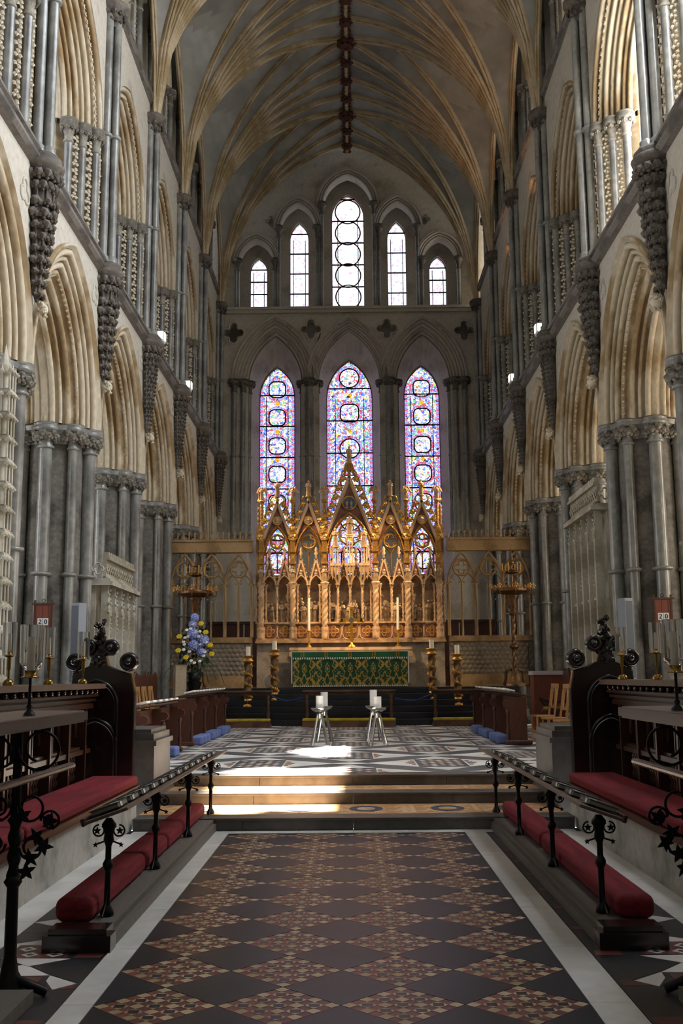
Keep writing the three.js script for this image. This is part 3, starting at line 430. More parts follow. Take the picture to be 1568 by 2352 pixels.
// ---------------------------------------------------------------- floors; pts are [x, distance]
function prism(pts, y0, y1) {
  const n = pts.length, pos = [], idx = []; let ar = 0; pts.forEach((p, i) => { const q = pts[(i + 1) % n]; ar += p[0] * q[1] - q[0] * p[1]; }); if (ar < 0) pts = pts.slice().reverse();
  for (const p of pts) pos.push(p[0], y1, -p[1]);
  for (let i = 1; i < n - 1; i++) idx.push(0, i, i + 1);
  for (let i = 0; i < n; i++) { const a = pts[i], b = pts[(i + 1) % n], o = pos.length / 3; pos.push(a[0], y0, -a[1], b[0], y0, -b[1], b[0], y1, -b[1], a[0], y1, -a[1]); idx.push(o, o + 1, o + 2, o, o + 2, o + 3); }
  const g = new THREE.BufferGeometry(); g.setAttribute('position', new THREE.Float32BufferAttribute(pos, 3)); g.setIndex(idx); g.computeVertexNormals(); return uvb(fix(g));
}
function clipPoly(pts, x0, x1, d0, d1) {
  const cut = (P, f, at) => { const o = []; P.forEach((p, i) => { const q = P[(i + 1) % P.length], a = f(p), b = f(q); if (a >= 0) o.push(p); if ((a >= 0) !== (b >= 0)) { const t = a / (a - b); o.push([p[0] + (q[0] - p[0]) * t, p[1] + (q[1] - p[1]) * t]); } }); return o; };
  let P = cut(pts, (p) => p[0] - x0); P = P.length ? cut(P, (p) => x1 - p[0]) : P; P = P.length ? cut(P, (p) => p[1] - d0) : P; P = P.length ? cut(P, (p) => d1 - p[1]) : P; return P.length > 2 ? P : null;
}
const rect = (x0, x1, d0, d1) => [[x0, d0], [x1, d0], [x1, d1], [x0, d1]];
Object.assign(M, {
  paveGrey: std({ map: mottle(40, 0x66686c, 0x545659, 6, 0.5), roughness: 0.5 }), paveWhite: std({ map: mottle(30, 0xeceae5, 0xd6d4ce, 8, 0.5), roughness: 0.5 }),
  black: std({ map: mottle(31, 0x2a2a2f, 0x202024, 6, 0.6), roughness: 0.36, clearcoat: 0.15, clearcoatRoughness: 0.28 }),
  white: std({ map: mottle(32, 0xe9e7e1, 0xd2d0c9, 8, 0.5), roughness: 0.3, clearcoat: 0.5, clearcoatRoughness: 0.3 }),
  red: std({ map: mottle(33, 0x7a4038, 0x5c2f2a, 10, 1.5), roughness: 0.4, clearcoat: 0.25, clearcoatRoughness: 0.3 }),
  cream: std({ map: mottle(34, 0xbda886, 0x9f8966, 8, 1.5), roughness: 0.4, clearcoat: 0.25, clearcoatRoughness: 0.3 }),
  mortar: std({ color: 0x2c2a28, roughness: 0.7 }), stepTop: std({ map: mottle(36, 0x68645e, 0x504c47, 8, 0.5), roughness: 0.34 }), gold: std({ map: mottle(37, 0xd0a578, 0xb07f52, 22, 3), roughness: 0.5 }),
  blue: std({ color: 0x3c4656, roughness: 0.45 }), sanct: std({ map: mottle(38, 0x26262a, 0x1b1b1e, 6, 0.5), roughness: 0.3 }), ochre: std({ map: mottle(39, 0xcfab80, 0xb08a5c, 10, 1.5), roughness: 0.45 }),
});
const floorC = struct('floor', 'polished choir and presbytery pavement of marble lozenges and tile mosaic', 0, 0, 0, 'floor');
part('bed', uvb(mg(bx(-11, 11, -0.3, -0.012, -11.8, 6), bx(-11, 11, -0.3, PFL - 0.012, -27.7, -13.9), bx(-11, 11, -0.3, PFL - 0.012, -EAST, -27.7))), M.mortar, floorC);
// choir carpet: black lozenges and lozenges of small tiles
const CW0 = 0.6331, CX = -0.073, CE = 5.888, cx0 = CX - 2 * CW0, cx1 = CX + 2 * CW0, cd0 = 4.3, cd1 = 11.44;
const dia = (x, d, h) => [[x - h, d], [x, d - h], [x + h, d], [x, d + h]];
const smallTiles = [];
for (let n = -3; n < 10; n++) for (let i = -2; i <= 2; i++) {
  const bd = clipPoly(dia(CX + CW0 * i, CE + CW0 * n, CW0 / 2 - 0.003), cx0, cx1, cd0, cd1); if (bd) part('black_lozenge', prism(bd, -0.02, 0), M.black, floorC);
  if (i > 1) continue;
  const tx = CX + CW0 * (i + 0.5), td = CE + CW0 * (n + 0.5), h = CW0 / 2 - 0.003, rd = clipPoly(dia(tx, td, h), cx0, cx1, cd0, cd1); if (!rd) continue;
  part('red_lozenge', prism(rd, -0.02, -0.001), M.red, floorC);
  const u = CW0 / 7, fits = (P) => P.every(([x, d]) => Math.abs(x - tx) + Math.abs(d - td) < h + 0.012 && d < cd1);
  for (let a = -4; a <= 4; a++) for (let b = -4; b <= 4; b++) {
    const x = tx + a * u, d = td + b * u, q = u * 0.31, w = u * 0.5, add = (P, m) => { if (fits(P)) smallTiles.push([P, m, td]); };
    if ((a + b) % 2 === 0) { add(rect(x - q, x + q, d - q, d + q), M.black); for (const [sx, sd] of [[1, 0], [-1, 0], [0, 1], [0, -1]]) add([[x + sx * q + sd * q, d + sd * q + sx * q], [x + sx * q - sd * q, d + sd * q - sx * q], [x + sx * w * 1.06, d + sd * w * 1.06]], M.cream); }
    else { add(dia(x, d, u * 0.45), M.cream); }
  }
}
smallTiles.sort((p, q) => p[2] - q[2]);
const restTiles = new Map();
smallTiles.forEach(([P, m, d], i) => { if (d > 5.0 && taken.tileCount !== 300 && (taken.tileCount = (taken.tileCount || 0) + 1) <= 300) part('tile', prism(P, -0.015, 0.0008), m, floorC); else { if (!restTiles.has(m)) restTiles.set(m, []); restTiles.get(m).push(prism(P, -0.01, 0.0008)); } });
for (const [m, L] of restTiles) part('mosaic_tiles', mg(L), m, floorC, 'stuff');
// white marble borders in slabs
for (const [x0, x1] of [[cx0 - 0.165, cx0 - 0.004], [cx1 + 0.004, cx1 + 0.225]]) for (let d = 3.4, j = 0; d < 11.6; d += 1.1, j++) part('border_slab', prism(rect(x0, x1, d, Math.min(11.64, d + 1.095)), -0.02, 0.001), M.white, floorC);
for (let x = -2.4; x < 2.39; x += 0.6) part('border_slab', prism(rect(x, x + 0.596, 11.45, 11.63), -0.02, 0.0015), M.white, floorC);
for (const s of [-1, 1]) {                                                    // side strips: black with white triangles, then a white border beside the stalls
  const a = s < 0 ? 1.508 : 1.425, b = 2.2, c = 2.45;
  for (let d = 3.4; d < 11.4; d += 0.62) {
    const Q = (P) => P.map(([x, y]) => [s * x, y]), e = Math.min(d + 0.62, 11.45);
    part('white_triangle', prism(Q([[b, d + 0.3], [1.9, d + 0.5], [1.9, d + 0.1]]), -0.02, 0.0006), M.white, floorC);
    part('black_slab', prism(Q(rect(a, b, d, e - 0.004)), -0.02, 0), M.black, floorC);
    part('red_tile', prism(Q(rect(a + 0.02, a + 0.18, d + 0.0, d + 0.1)), -0.02, 0.0009), M.red, floorC);
  }
  for (let d = 3.4; d < 11.4; d += 1.35) part('border_slab', prism(rect(Math.min(s * b, s * c), Math.max(s * b, s * c), d, Math.min(11.45, d + 1.345)), -0.02, 0.001), M.white, floorC);
}
// bottom left and right corners: black and white triangles with a red tile panel
for (const s of [-1, 1]) {
  const Q = (P) => P.map(([x, y]) => [s * x, y]);
  for (const P of [[[2.12, 6.5], [1.7, 6.48], [1.9, 6.32]], [[2.0, 6.2], [1.89, 6.31], [1.72, 6.13], [1.95, 6.12]], [[1.72, 6.13], [1.53, 5.97], [1.63, 5.86], [1.71, 6.02]]]) part('white_triangle', prism(Q(P), -0.02, 0.002), M.white, floorC);
  part('black_triangle', prism(Q([[1.87, 6.31], [1.52, 6.46], [1.52, 5.99], [1.72, 6.14]]), -0.02, 0.0015), M.black, floorC);
  part('red_panel', prism(Q([[2.1, 6.8], [1.8, 6.8], [1.72, 6.5], [2.1, 6.5]]), -0.02, 0.002), M.red, floorC); for (const [x, d] of [[1.82, 6.57], [1.97, 6.57], [1.87, 6.7], [2.02, 6.7]]) { part('white_tile', prism(dia(s * x, d, 0.055), -0.02, 0.003), M.white, floorC); part('black_tile', prism(dia(s * x, d, 0.025), -0.02, 0.0035), M.black, floorC); }
  part('red_panel', prism(Q(rect(1.75, 2.1, 5.75, 6.1)), -0.02, 0.002), M.red, floorC); for (const x of [1.84, 1.99]) part('white_tile', prism(dia(s * x, 6.0, 0.055), -0.02, 0.003), M.white, floorC);
}
// three steps up to the presbytery
const ST = [[11.65, 12.88, 0.135], [12.88, 13.74, 0.268], [13.74, 14.06, PFL]];
ST.forEach(([d0, d1, y], i) => {
  for (let x = -2.42, j = 0; x < 2.4; x += 1.21, j++) part('riser', uvb(bx(x + 0.003, x + 1.207, y - 0.14, y - 0.012, -d0 - 0.3, -d0)), M.stepTop, floorC);
  part('step_edge', uvb(rbox(4.84, 0.03, 0.34, 0.008, 0, y - 0.015, -d0 - 0.155)), M.stepTop, floorC);
  if (i < 2) {
    part('tread', uvb(bx(-2.42, 2.42, y - 0.1, y - 0.004, -d1, -d0 - 0.3)), M.gold, floorC);
    for (let x = -2.3; x < 2.3; x += 0.42) { for (const [q, m] of [[0.19, M.ochre], [0.13, M.gold]]) part('mosaic_panel', prism(rect(x - q + 0.21, x + q + 0.21, d0 + 0.42 + (0.19 - q), d1 - 0.08 - (0.19 - q)), y - 0.02, y - 0.003 + (0.19 - q) * 0.02), m, floorC); }
    if (i === 0) for (const x of [-1.75, -0.6, 0.15, 1.1, 1.85]) { part('blue_roundel', prism([...Array(14)].map((_, k) => [x + Math.cos(k / 14 * TAU) * 0.2, (d0 + d1) / 2 + 0.14 + Math.sin(k / 14 * TAU) * 0.26]), y - 0.01, y), M.blue, floorC); part('roundel_centre', prism([...Array(10)].map((_, k) => [x + Math.cos(k / 10 * TAU) * 0.11, (d0 + d1) / 2 + 0.14 + Math.sin(k / 10 * TAU) * 0.14]), y - 0.01, y + 0.001), M.ochre, floorC); }
  }
});
// presbytery pavement: black bands, white triangles and tile panels on a staggered grid
part('black_field', uvb(bx(-5.15, 5.15, PFL - 0.1, PFL - 0.002, -27.6, -14.06)), M.paveGrey, floorC);
const smallP = new Map(), addP = (P, y, m) => { const c = clipPoly(P, -5.1, 5.1, 14.07, 27.5); if (!c) return; if (!smallP.has(m)) smallP.set(m, []); smallP.get(m).push(prism(c, PFL - 0.02, y)); };
for (let q = 0; q < 12; q++) for (let i = -4; i <= 4; i++) {
  if ((q + i) & 1) continue; const x = -0.04 + i * 1.335, d = 14.05 + q * 1.48, y = PFL;
  const W = (P) => { const c = clipPoly(P, -5.1, 5.1, 14.07, 27.5); if (c) part('white_slab', prism(c, y - 0.02, y), M.paveWhite, floorC); };
  for (const s of [-1, 1]) {
    W([[x + s * 0.36, d - 0.66], [x + s * 0.36, d + 0.66], [x + s * 1.12, d]]);
    W([[x - 0.34, d + s * 0.7], [x + 0.34, d + s * 0.7], [x, d + s * 1.22]]);
    for (let b = -2; b <= 2; b++) addP(rect(Math.min(x + s * 0.38, x + s * (0.52 - Math.abs(b) * 0.04)), Math.max(x + s * 0.38, x + s * (0.52 - Math.abs(b) * 0.04)), d + b * 0.16 - 0.06, d + b * 0.16 + 0.06), y + 0.001, b % 2 ? M.ochre : M.red);
  }
  W([[x - 0.36, d + 1.48], [x, d + 1.3], [x + 0.36, d + 1.48], [x, d + 1.66]]);
  const p = clipPoly(rect(x - 0.33, x + 0.33, d - 0.64, d + 0.64), -5.1, 5.1, 14.07, 27.5); if (p) part('red_panel', prism(p, y - 0.02, y), M.paveGrey, floorC);
  for (let a = -2; a <= 2; a++) for (let b = -4; b <= 4; b++) addP(dia(x + a * 0.125, d + b * 0.135, 0.052), y + 0.0015, (a + b) & 1 ? M.paveWhite : (b % 3 ? M.red : M.ochre));
}
for (const [m, L] of smallP) part('panel_tiles', mg(L), m, floorC, 'stuff');
// six dark steps up to the sanctuary
const SAN = 1.37, SR = (SAN - PFL) / 6;
for (let i = 0; i < 6; i++) for (let x = -4.6; x < 4.5; x += 2.3) part('sanctuary_step', uvb(rbox(2.295, SR, i === 5 ? 5 : 2, 0.012, x + 1.15, PFL + SR * (i + 0.5), -27.45 - i * 0.25 - (i === 5 ? 2.5 : 1))), M.sanct, floorC);
// ---------------------------------------------------------------- sanctuary: reredos, screens, altar
Object.assign(M, {
  gilt: std({ map: mottle(41, 0xd8a24a, 0x9a6c2e, 22, 2), roughness: 0.4, metalness: 0.45 }), giltDark: std({ map: mottle(42, 0x7c5a2e, 0x50381c, 16, 2), roughness: 0.6, metalness: 0.2 }),
  alabaster: std({ map: mottle(43, 0xc7a27a, 0xa27c55, 10, 1.5), roughness: 0.6 }), relief: std({ map: mottle(44, 0xc0a27c, 0x937554, 14, 1.5), roughness: 0.7 }),
  tan: std({ map: mottle(46, 0xa5845a, 0x86683f, 10, 0.8), roughness: 0.75 }), dado: std({ map: mottle(47, 0x9a8a76, 0x7c6d5b, 12, 1), roughness: 0.8 }),
  brass: std({ color: 0x8f7038, roughness: 0.25, metalness: 1 }), goldP: std({ color: 0xd9a43c, roughness: 0.28, metalness: 0.9 }), wax: std({ color: 0xe9dfc8, roughness: 0.6 }), waxWhite: std({ color: 0xf4f1ea, roughness: 0.55 }),
  oak: std({ map: mottle(49, 0x6a4228, 0x4b2c19, 10, 1), roughness: 0.5 }), linen: std({ color: 0xeceae2, roughness: 0.85 }), rose: std({ map: mottle(50, 0x7a4a34, 0x54301f, 16, 2), roughness: 0.7 }),
});
function twist(r, h, y = 0, lobes = 3, turns = 4, seg = 12, n = 0) {
  const rows = n || Math.max(12, Math.round(turns * 7)), g = new THREE.CylinderGeometry(r, r, h, seg, rows, true), p = g.attributes.position;
  for (let i = 0; i < p.count; i++) { const x = p.getX(i), z = p.getZ(i), a = Math.atan2(z, x), t = p.getY(i) / h + 0.5, k = 1 + 0.2 * Math.cos(lobes * (a + t * turns * TAU / lobes)); p.setXYZ(i, x * k, p.getY(i), z * k); }
  g.computeVertexNormals(); return g.translate(0, y + h / 2, 0);
}
function statue(h, arms = 1) {                                         // robed figure, one body
  const w = h * 0.17, P = [[w * 0.95, 0], [w, h * 0.04], [w * 0.8, h * 0.3], [w * 0.72, h * 0.52], [w * 0.95, h * 0.7], [w * 0.9, h * 0.78], [w * 0.35, h * 0.83], [w * 0.3, h * 0.86]];
  const L = [lathe(P, 10).scale(1, 1, 0.75), ball(h * 0.075, 0, h * 0.915, 0.01, 8, 7).scale(0.9, 1, 0.95)];
  if (arms) for (const s of [-1, 1]) L.push(tube([[s * w * 0.85, h * 0.74, 0], [s * w * 0.95, h * 0.58, w * 0.45], [s * w * 0.1, h * 0.6, w * 0.9]], w * 0.22, 5, 4));
  for (let i = -2; i <= 2; i++) L.push(tube([[i * w * 0.3, h * 0.62, w * 0.62], [i * w * 0.4, h * 0.02, w * 0.8]], w * 0.11, 4));
  L.push(cyl(w * 1.15, w * 1.1, h * 0.05, 0, -h * 0.05, 0, 8)); return mg(L);
}
const quatTube = (r, t, z = 0) => { const P = []; for (let i = 0; i < 4; i++) { const a = i * PI / 2; for (let j = -3; j <= 3; j++) { const b = a + j / 3 * 1.85; P.push([Math.cos(a) * r * 0.6 + Math.cos(b) * r * 0.4, Math.sin(a) * r * 0.6 + Math.sin(b) * r * 0.4, z]); } } return tube(P, t, 4, 56, true); };
const ring = (r, t, z = 0, seg = 24) => new THREE.TorusGeometry(r, t, 6, seg).translate(0, 0, z);
const RZ = -30.05, reredos = thing('reredos', 'tall gilded alabaster reredos with gables, carved scenes and statues behind the altar', 'reredos', -0.03, 0, RZ);
const BX = [-2.6, -1.68, -0.745, 0.745, 1.68, 2.6];
part('plinth', uvb(mg(bx(-2.72, 2.72, SAN, 2.64, -0.5, 0.02))), M.dado, reredos);
part('ledge', uvb(mg(bx(-2.76, 2.76, 2.64, 2.7, -0.5, 0.16), bx(-2.74, 2.74, 2.7, 2.76, -0.5, 0.1))), M.alabaster, reredos);
part('predella', uvb(bx(-2.74, 2.74, 2.76, 3.2, -0.5, -0.06)), M.alabaster, reredos);
part('niche_floor', uvb(bx(-2.74, 2.74, 3.2, 3.25, -0.5, 0.02)), M.alabaster, reredos);
part('niche_back', uvb(bx(-2.7, 2.7, 3.25, 4.55, -0.5, -0.44)), M.relief, reredos);
part('niche_ceiling', uvb(bx(-2.7, 2.7, 4.55, 4.62, -0.5, -0.1)), M.gilt, reredos);
const qpG = mg(quatTube(0.155, 0.022), ring(0.06, 0.014), ...[0, 1, 2, 3].map((i) => ring(0.045, 0.01, 0, 10).translate(Math.cos(i * PI / 2) * 0.09, Math.sin(i * PI / 2) * 0.09, 0)));
for (let b = 0; b < 5; b++) { const n = b === 2 ? 3 : 2, w = BX[b + 1] - BX[b]; for (let i = 0; i < n; i++) { const q = sub('quatrefoil_panel', reredos, BX[b] + w * (i + 0.5) / n, 2.98, -0.04); part('panel', rbox(0.37, 0.36, 0.03, 0.012, 0, 0, -0.01), M.rose, q); part('tracery', qpG, M.gilt, q); part('panel_frame', mg(tube([[-0.19, -0.19, 0], [-0.19, 0.19, 0], [0.19, 0.19, 0], [0.19, -0.19, 0]].map((p) => p), 0.02, 4, 40, true)), M.alabaster, q); } }
const rst = RNG(77);
const figG = [statue(0.62), statue(0.55), statue(0.5), statue(0.44)];
for (let b = 0; b < 5; b++) { const w = BX[b + 1] - BX[b], n = b === 2 ? 8 : 5; for (let i = 0; i < n; i++) { const f = part('relief_figure', figG[Math.floor(rst() * 4)], M.relief, reredos); f.position.set(BX[b] + 0.13 + (w - 0.26) * (i + 0.5) / n, 3.27 + (i % 2 ? 0 : 0.1), -0.33 + (i % 2) * 0.12); f.rotation.y = (rst() - 0.5) * 1.6; f.rotation.z = (rst() - 0.5) * 0.25; } }
// columns, square shafts, spiral pinnacles with figures
const colG = mg(cyl(0.11, 0.11, 0.34, 0, 2.76, 0.02, 8), twist(0.082, 1.15, 3.08, 3, 6, 12, 48).translate(0, 0, 0.02), lathe([[0.07, 4.2], [0.1, 4.24], [0.085, 4.27], [0.13, 4.36], [0.14, 4.4], [0, 4.4]], 10).translate(0, 0, 0.02));
const minG = mg(cyl(0.055, 0.055, 0.1, 0, 3.22, 0, 6), twist(0.036, 0.95, 3.3, 2, 8, 8, 48), lathe([[0.03, 4.22], [0.05, 4.25], [0.045, 4.28], [0.08, 4.36], [0, 4.36]], 8));
BX.forEach((x) => {
  const c = sub('column', reredos, x, 0, 0); part('twisted_shaft', colG, M.alabaster, c); for (const s of [-1, 1]) { const m = part('side_shaft', minG, M.alabaster, c); m.position.set(s * 0.13, 0, -0.08); }
  const st = part('saint_statue', statue(0.46), M.relief, c); st.position.set(0, 4.42, 0.06);
  part('buttress', uvb(mg(bx(-0.075, 0.075, 4.4, 5.95, -0.2, -0.04), ...[4.95, 5.3, 5.65].map((y) => bx(-0.1, 0.1, y, y + 0.06, -0.22, 0)))), M.gilt, c);
  part('pinnacle', mg(lathe([[0.1, 5.95], [0.11, 6.0], [0.06, 6.06], [0.06, 6.1]], 8), twist(0.05, 0.68, 6.08, 2, 6, 8, 40), lathe([[0.05, 6.76], [0.09, 6.82], [0.1, 6.86], [0, 6.86]], 8)).translate(0, 0, -0.1), M.gilt, c);
  const a = part('angel_statue', mg(statue(0.4), ...[-1, 1].map((s) => ico(0.1, 0, 0, 0).scale(0.5, 1.3, 0.25).rotateZ(s * 0.5).translate(s * 0.1, 0.3, -0.05))), M.alabaster, c); a.position.set(0, 6.88, -0.1);
});
const gableBars = (hw, y0, y1, t, z) => mg(...[-1, 1].map((s) => bar([s * hw, y0, z], [0, y1, z], t, t * 1.6)), ...[-1, 1].map((s) => bar([s * hw * 0.92, y0 + 0.01, z - 0.02], [0, y1 - (y1 - y0) * 0.08, z - 0.02], t * 0.6, t)));
function crockets(hw, y0, y1, n, sz, z) { const L = []; for (let i = 0; i < n; i++) { const t = (i + 0.5) / n; for (const s of [-1, 1]) L.push(foliageLeaf(sz * (1 - t * 0.2)).rotateZ(s * -0.6).translate(s * (hw * (1 - t) + sz * 0.75), y0 + (y1 - y0) * t + sz * 0.2, z), tube([[s * hw * (1 - t), y0 + (y1 - y0) * t, z], [s * (hw * (1 - t) + sz * 0.9), y0 + (y1 - y0) * t + sz * 0.9, z + 0.03], [s * (hw * (1 - t) + sz * 0.5), y0 + (y1 - y0) * t + sz * 1.5, z + 0.05]], sz * 0.13, 4, 5)); } return mg(L); }
const gablePanel = (hw, y0, y1, aw, ay, ah, z) => { const sh = shapeOf([[-hw, y0], [-aw, ay], ...archPts(aw, ah, 8, ay), [aw, ay], [hw, y0], [0, y1]]); return uvb(ext(sh, 0.05)).translate(0, 0, z); };
function canopy(xc, hw, ay, ah, gy0, gy1, big) {
  const c = sub('canopy', reredos, xc, 0, -0.1);
  part('arch', archSweep([[0.07, 0.06], [0.05, 0.09], [0.02, 0.07], [0, 0.02], [0, -0.1]], hw - 0.1, ah, 0, 10).translate(0, ay, 0), M.gilt, c);
  const beads = []; { const { c: cc, R } = archParams(hw - 0.1, ah), rr = R + 0.03, pm = Math.acos(cc / rr); for (let j = 0; j <= 16; j++) for (const s of [-1, 1]) beads.push(new THREE.OctahedronGeometry(0.022, 0).translate(s * (rr * Math.cos(pm * j / 16) - cc), ay + rr * Math.sin(pm * j / 16), 0.1)); } part('arch_beading', mg(beads), M.goldP, c, 'stuff');
  part('gable_panel', gablePanel(hw * 0.97, gy0, gy1 - 0.05, hw - 0.1, ay, ah + 0.03, -0.06), M.rose, c);
  part('gable_frame', gableBars(hw, gy0, gy1, 0.045, 0.04), M.alabaster, c);
  part('crockets', crockets(hw, gy0, gy1, big ? 7 : 5, big ? 0.2 : 0.18, 0.02), M.gilt, c, 'stuff');
  const my = gy0 + (gy1 - gy0) * (big ? 0.56 : 0.52), mr = big ? 0.2 : 0.125; const m = sub('medallion', c, 0, my, 0.03); part('disc', cyl(mr, mr, 0.02, 0, -0.01, 0, 18).rotateX(PI / 2), big ? M.blue : M.relief, m); part('rim', ring(mr, 0.022), M.gilt, m); if (big) { for (const s of [-0.07, 0.06]) { const f = part('figure', figG[3].clone().scale(0.5, 0.5, 0.5), M.relief, m); f.position.set(s, -0.15, 0.03); } } else part('head', mg(ball(0.055, 0, 0.02, 0.03, 8, 6), ball(0.07, 0, -0.07, 0.01, 8, 5).scale(1.2, 0.6, 0.6)), M.alabaster, m);
  // openwork: a cusped circle over two lights
  const cy = ay + ah * 0.52, cr = (hw - 0.1) * (big ? 0.52 : 0.6); part('tracery', mg(ring(cr, 0.028), quatTube(cr * 0.92, 0.022)).translate(0, cy, -0.05), M.gilt, c);
  const lw = (hw - 0.1) / 2; for (const s of [-1, 1]) part('light', archSweep([[0.03, 0.03], [0, 0.02], [0, -0.03], [0.03, -0.04]], lw - 0.02, lw * 1.3, 0.5, 6).translate(s * lw, ay - 0.02, -0.05), M.gilt, c);
  part('finial', mg(lathe([[0.03, gy1], [0.06, gy1 + 0.05], [0.035, gy1 + 0.1], [0.08, gy1 + 0.16], [0, gy1 + 0.16]], 8)), M.gilt, c);
  const f = part('finial_statue', statue(big ? 0.5 : 0.48), M.alabaster, c); f.position.set(0, gy1 + (big ? 0.42 : 0.17), 0);
  if (big) part('finial_angels', mg(...[0, 1, 2, 3, 4].map((i) => { const a = -0.4 + i * (PI + 0.8) / 4; return statue(0.26, 0).rotateZ(0.2 * (i - 2)).translate(-Math.cos(a) * 0.16, gy1 + 0.08 + Math.sin(a) * 0.1, 0.06); }), cyl(0.07, 0.09, 0.26, 0, gy1 + 0.16, 0, 8)), M.gilt, c);
  // two (or four) small gabled arches over the carved scene
  const n = big ? 4 : 2, w = hw * 2 / n; for (let i = 0; i < n; i++) { const g = sub('niche_gable', c, -hw + w * (i + 0.5), 0, 0.12); const h2 = w * 0.5 - 0.02;
    part('arch', archSweep([[0.035, 0.03], [0.015, 0.05], [0, 0.02], [0, -0.05]], h2 - 0.03, 0.28, 0, 8).translate(0, 4.3, 0), M.alabaster, g);
    part('gable', gablePanel(h2, 4.32, 5.06, h2 - 0.03, 4.3, 0.3, -0.03), M.rose, g); part('gable_frame', gableBars(h2, 4.32, 5.1, 0.03, 0.03), M.alabaster, g); part('crockets', crockets(h2, 4.36, 5.1, 6, 0.045, 0.02), M.alabaster, g, 'stuff');
    part('head', mg(ball(0.045, 0, 4.73, 0.04, 8, 6), ball(0.06, 0, 4.66, 0.02, 8, 5).scale(1, 1, 0.7)), M.alabaster, g); part('pinnacle', mg(lathe([[0.025, 5.1], [0.03, 5.2], [0.06, 5.25], [0.03, 5.3], [0.055, 5.36], [0.02, 5.42], [0, 5.46]], 8)), M.alabaster, g);
    if (i) { const m = part('colonnette', minG, M.alabaster, c); m.position.set(-hw + w * i, 0, 0.08); } }
}
for (const b of [0, 1, 3, 4]) canopy((BX[b] + BX[b + 1]) / 2, 0.44, 5.2, 0.82, 5.62, 6.82, false);
canopy(0, 0.71, 5.25, 1.15, 5.72, 7.58, true);
// three statues on tall pedestals before the centre
for (const [x, y0, y1, h] of [[-0.42, 4.42, 5.48, 0.5], [0, 4.42, 5.78, 0.58], [0.42, 4.42, 5.48, 0.5]]) { const p = sub('pedestal_statue', reredos, x, 0, 0.16); part('pedestal', mg(...[...Array(3)].map((_, i) => cyl(0.02 + i * 0.005, 0.02, y1 - y0 - 0.5, (i - 1) * 0.07, y0 + 0.45, 0.02 * (i % 2), 6)), cyl(0.09, 0.1, 0.08, 0, y1 - 0.08, 0, 8), ...[-1, 0, 1].map((i) => new THREE.ConeGeometry(0.075, 0.45, 6).rotateX(PI).translate(i * 0.09, y0 + 0.24, 0)), bx(-0.16, 0.16, y0 + 0.44, y0 + 0.52, -0.07, 0.07)), M.alabaster, p); const f = part('figure', statue(h), M.alabaster, p); f.position.y = y1; }
for (const s of [-1, 1]) { const t = sub('end_buttress', reredos, s * 2.7, 0, -0.2); part('pier', uvb(mg(bx(-0.07, 0.07, 2.76, 6.1, -0.15, 0.1), bx(-0.08, 0.08, 5.2, 5.26, -0.18, 0.12))), M.tan, t); part('pinnacle', mg(twist(0.05, 0.6, 6.1, 2, 4, 8, 24), new THREE.OctahedronGeometry(0.075).scale(1, 1.6, 1).translate(0, 6.85, 0), cyl(0.02, 0.01, 0.3, 0, 6.85, 0, 6), box(0.16, 0.06, 0.06, 0, 6.85, 0)), M.tan, t); }
// retable shelf over the altar and side dado
{ const o = thing('retable', 'pale stone altar shelf between the altar and the reredos', 'shelf', -0.03, SAN, RZ + 0.36); part('shelf', uvb(mg(bx(-1.75, 1.75, 1.05, 1.13, -0.12, 0.12), bx(-1.72, 1.72, 0.99, 1.05, -0.12, 0.09))), M.alabaster, o); part('body', uvb(bx(-1.6, 1.6, 0, 0.99, -0.12, 0.07)), M.alabaster, o); for (const q of [-1, 1]) part('scroll', cyl(0.09, 0.09, 0.2, 0, -0.1, 0, 14).rotateX(PI / 2).translate(q * 1.68, 0.94, 0), M.alabaster, o); }

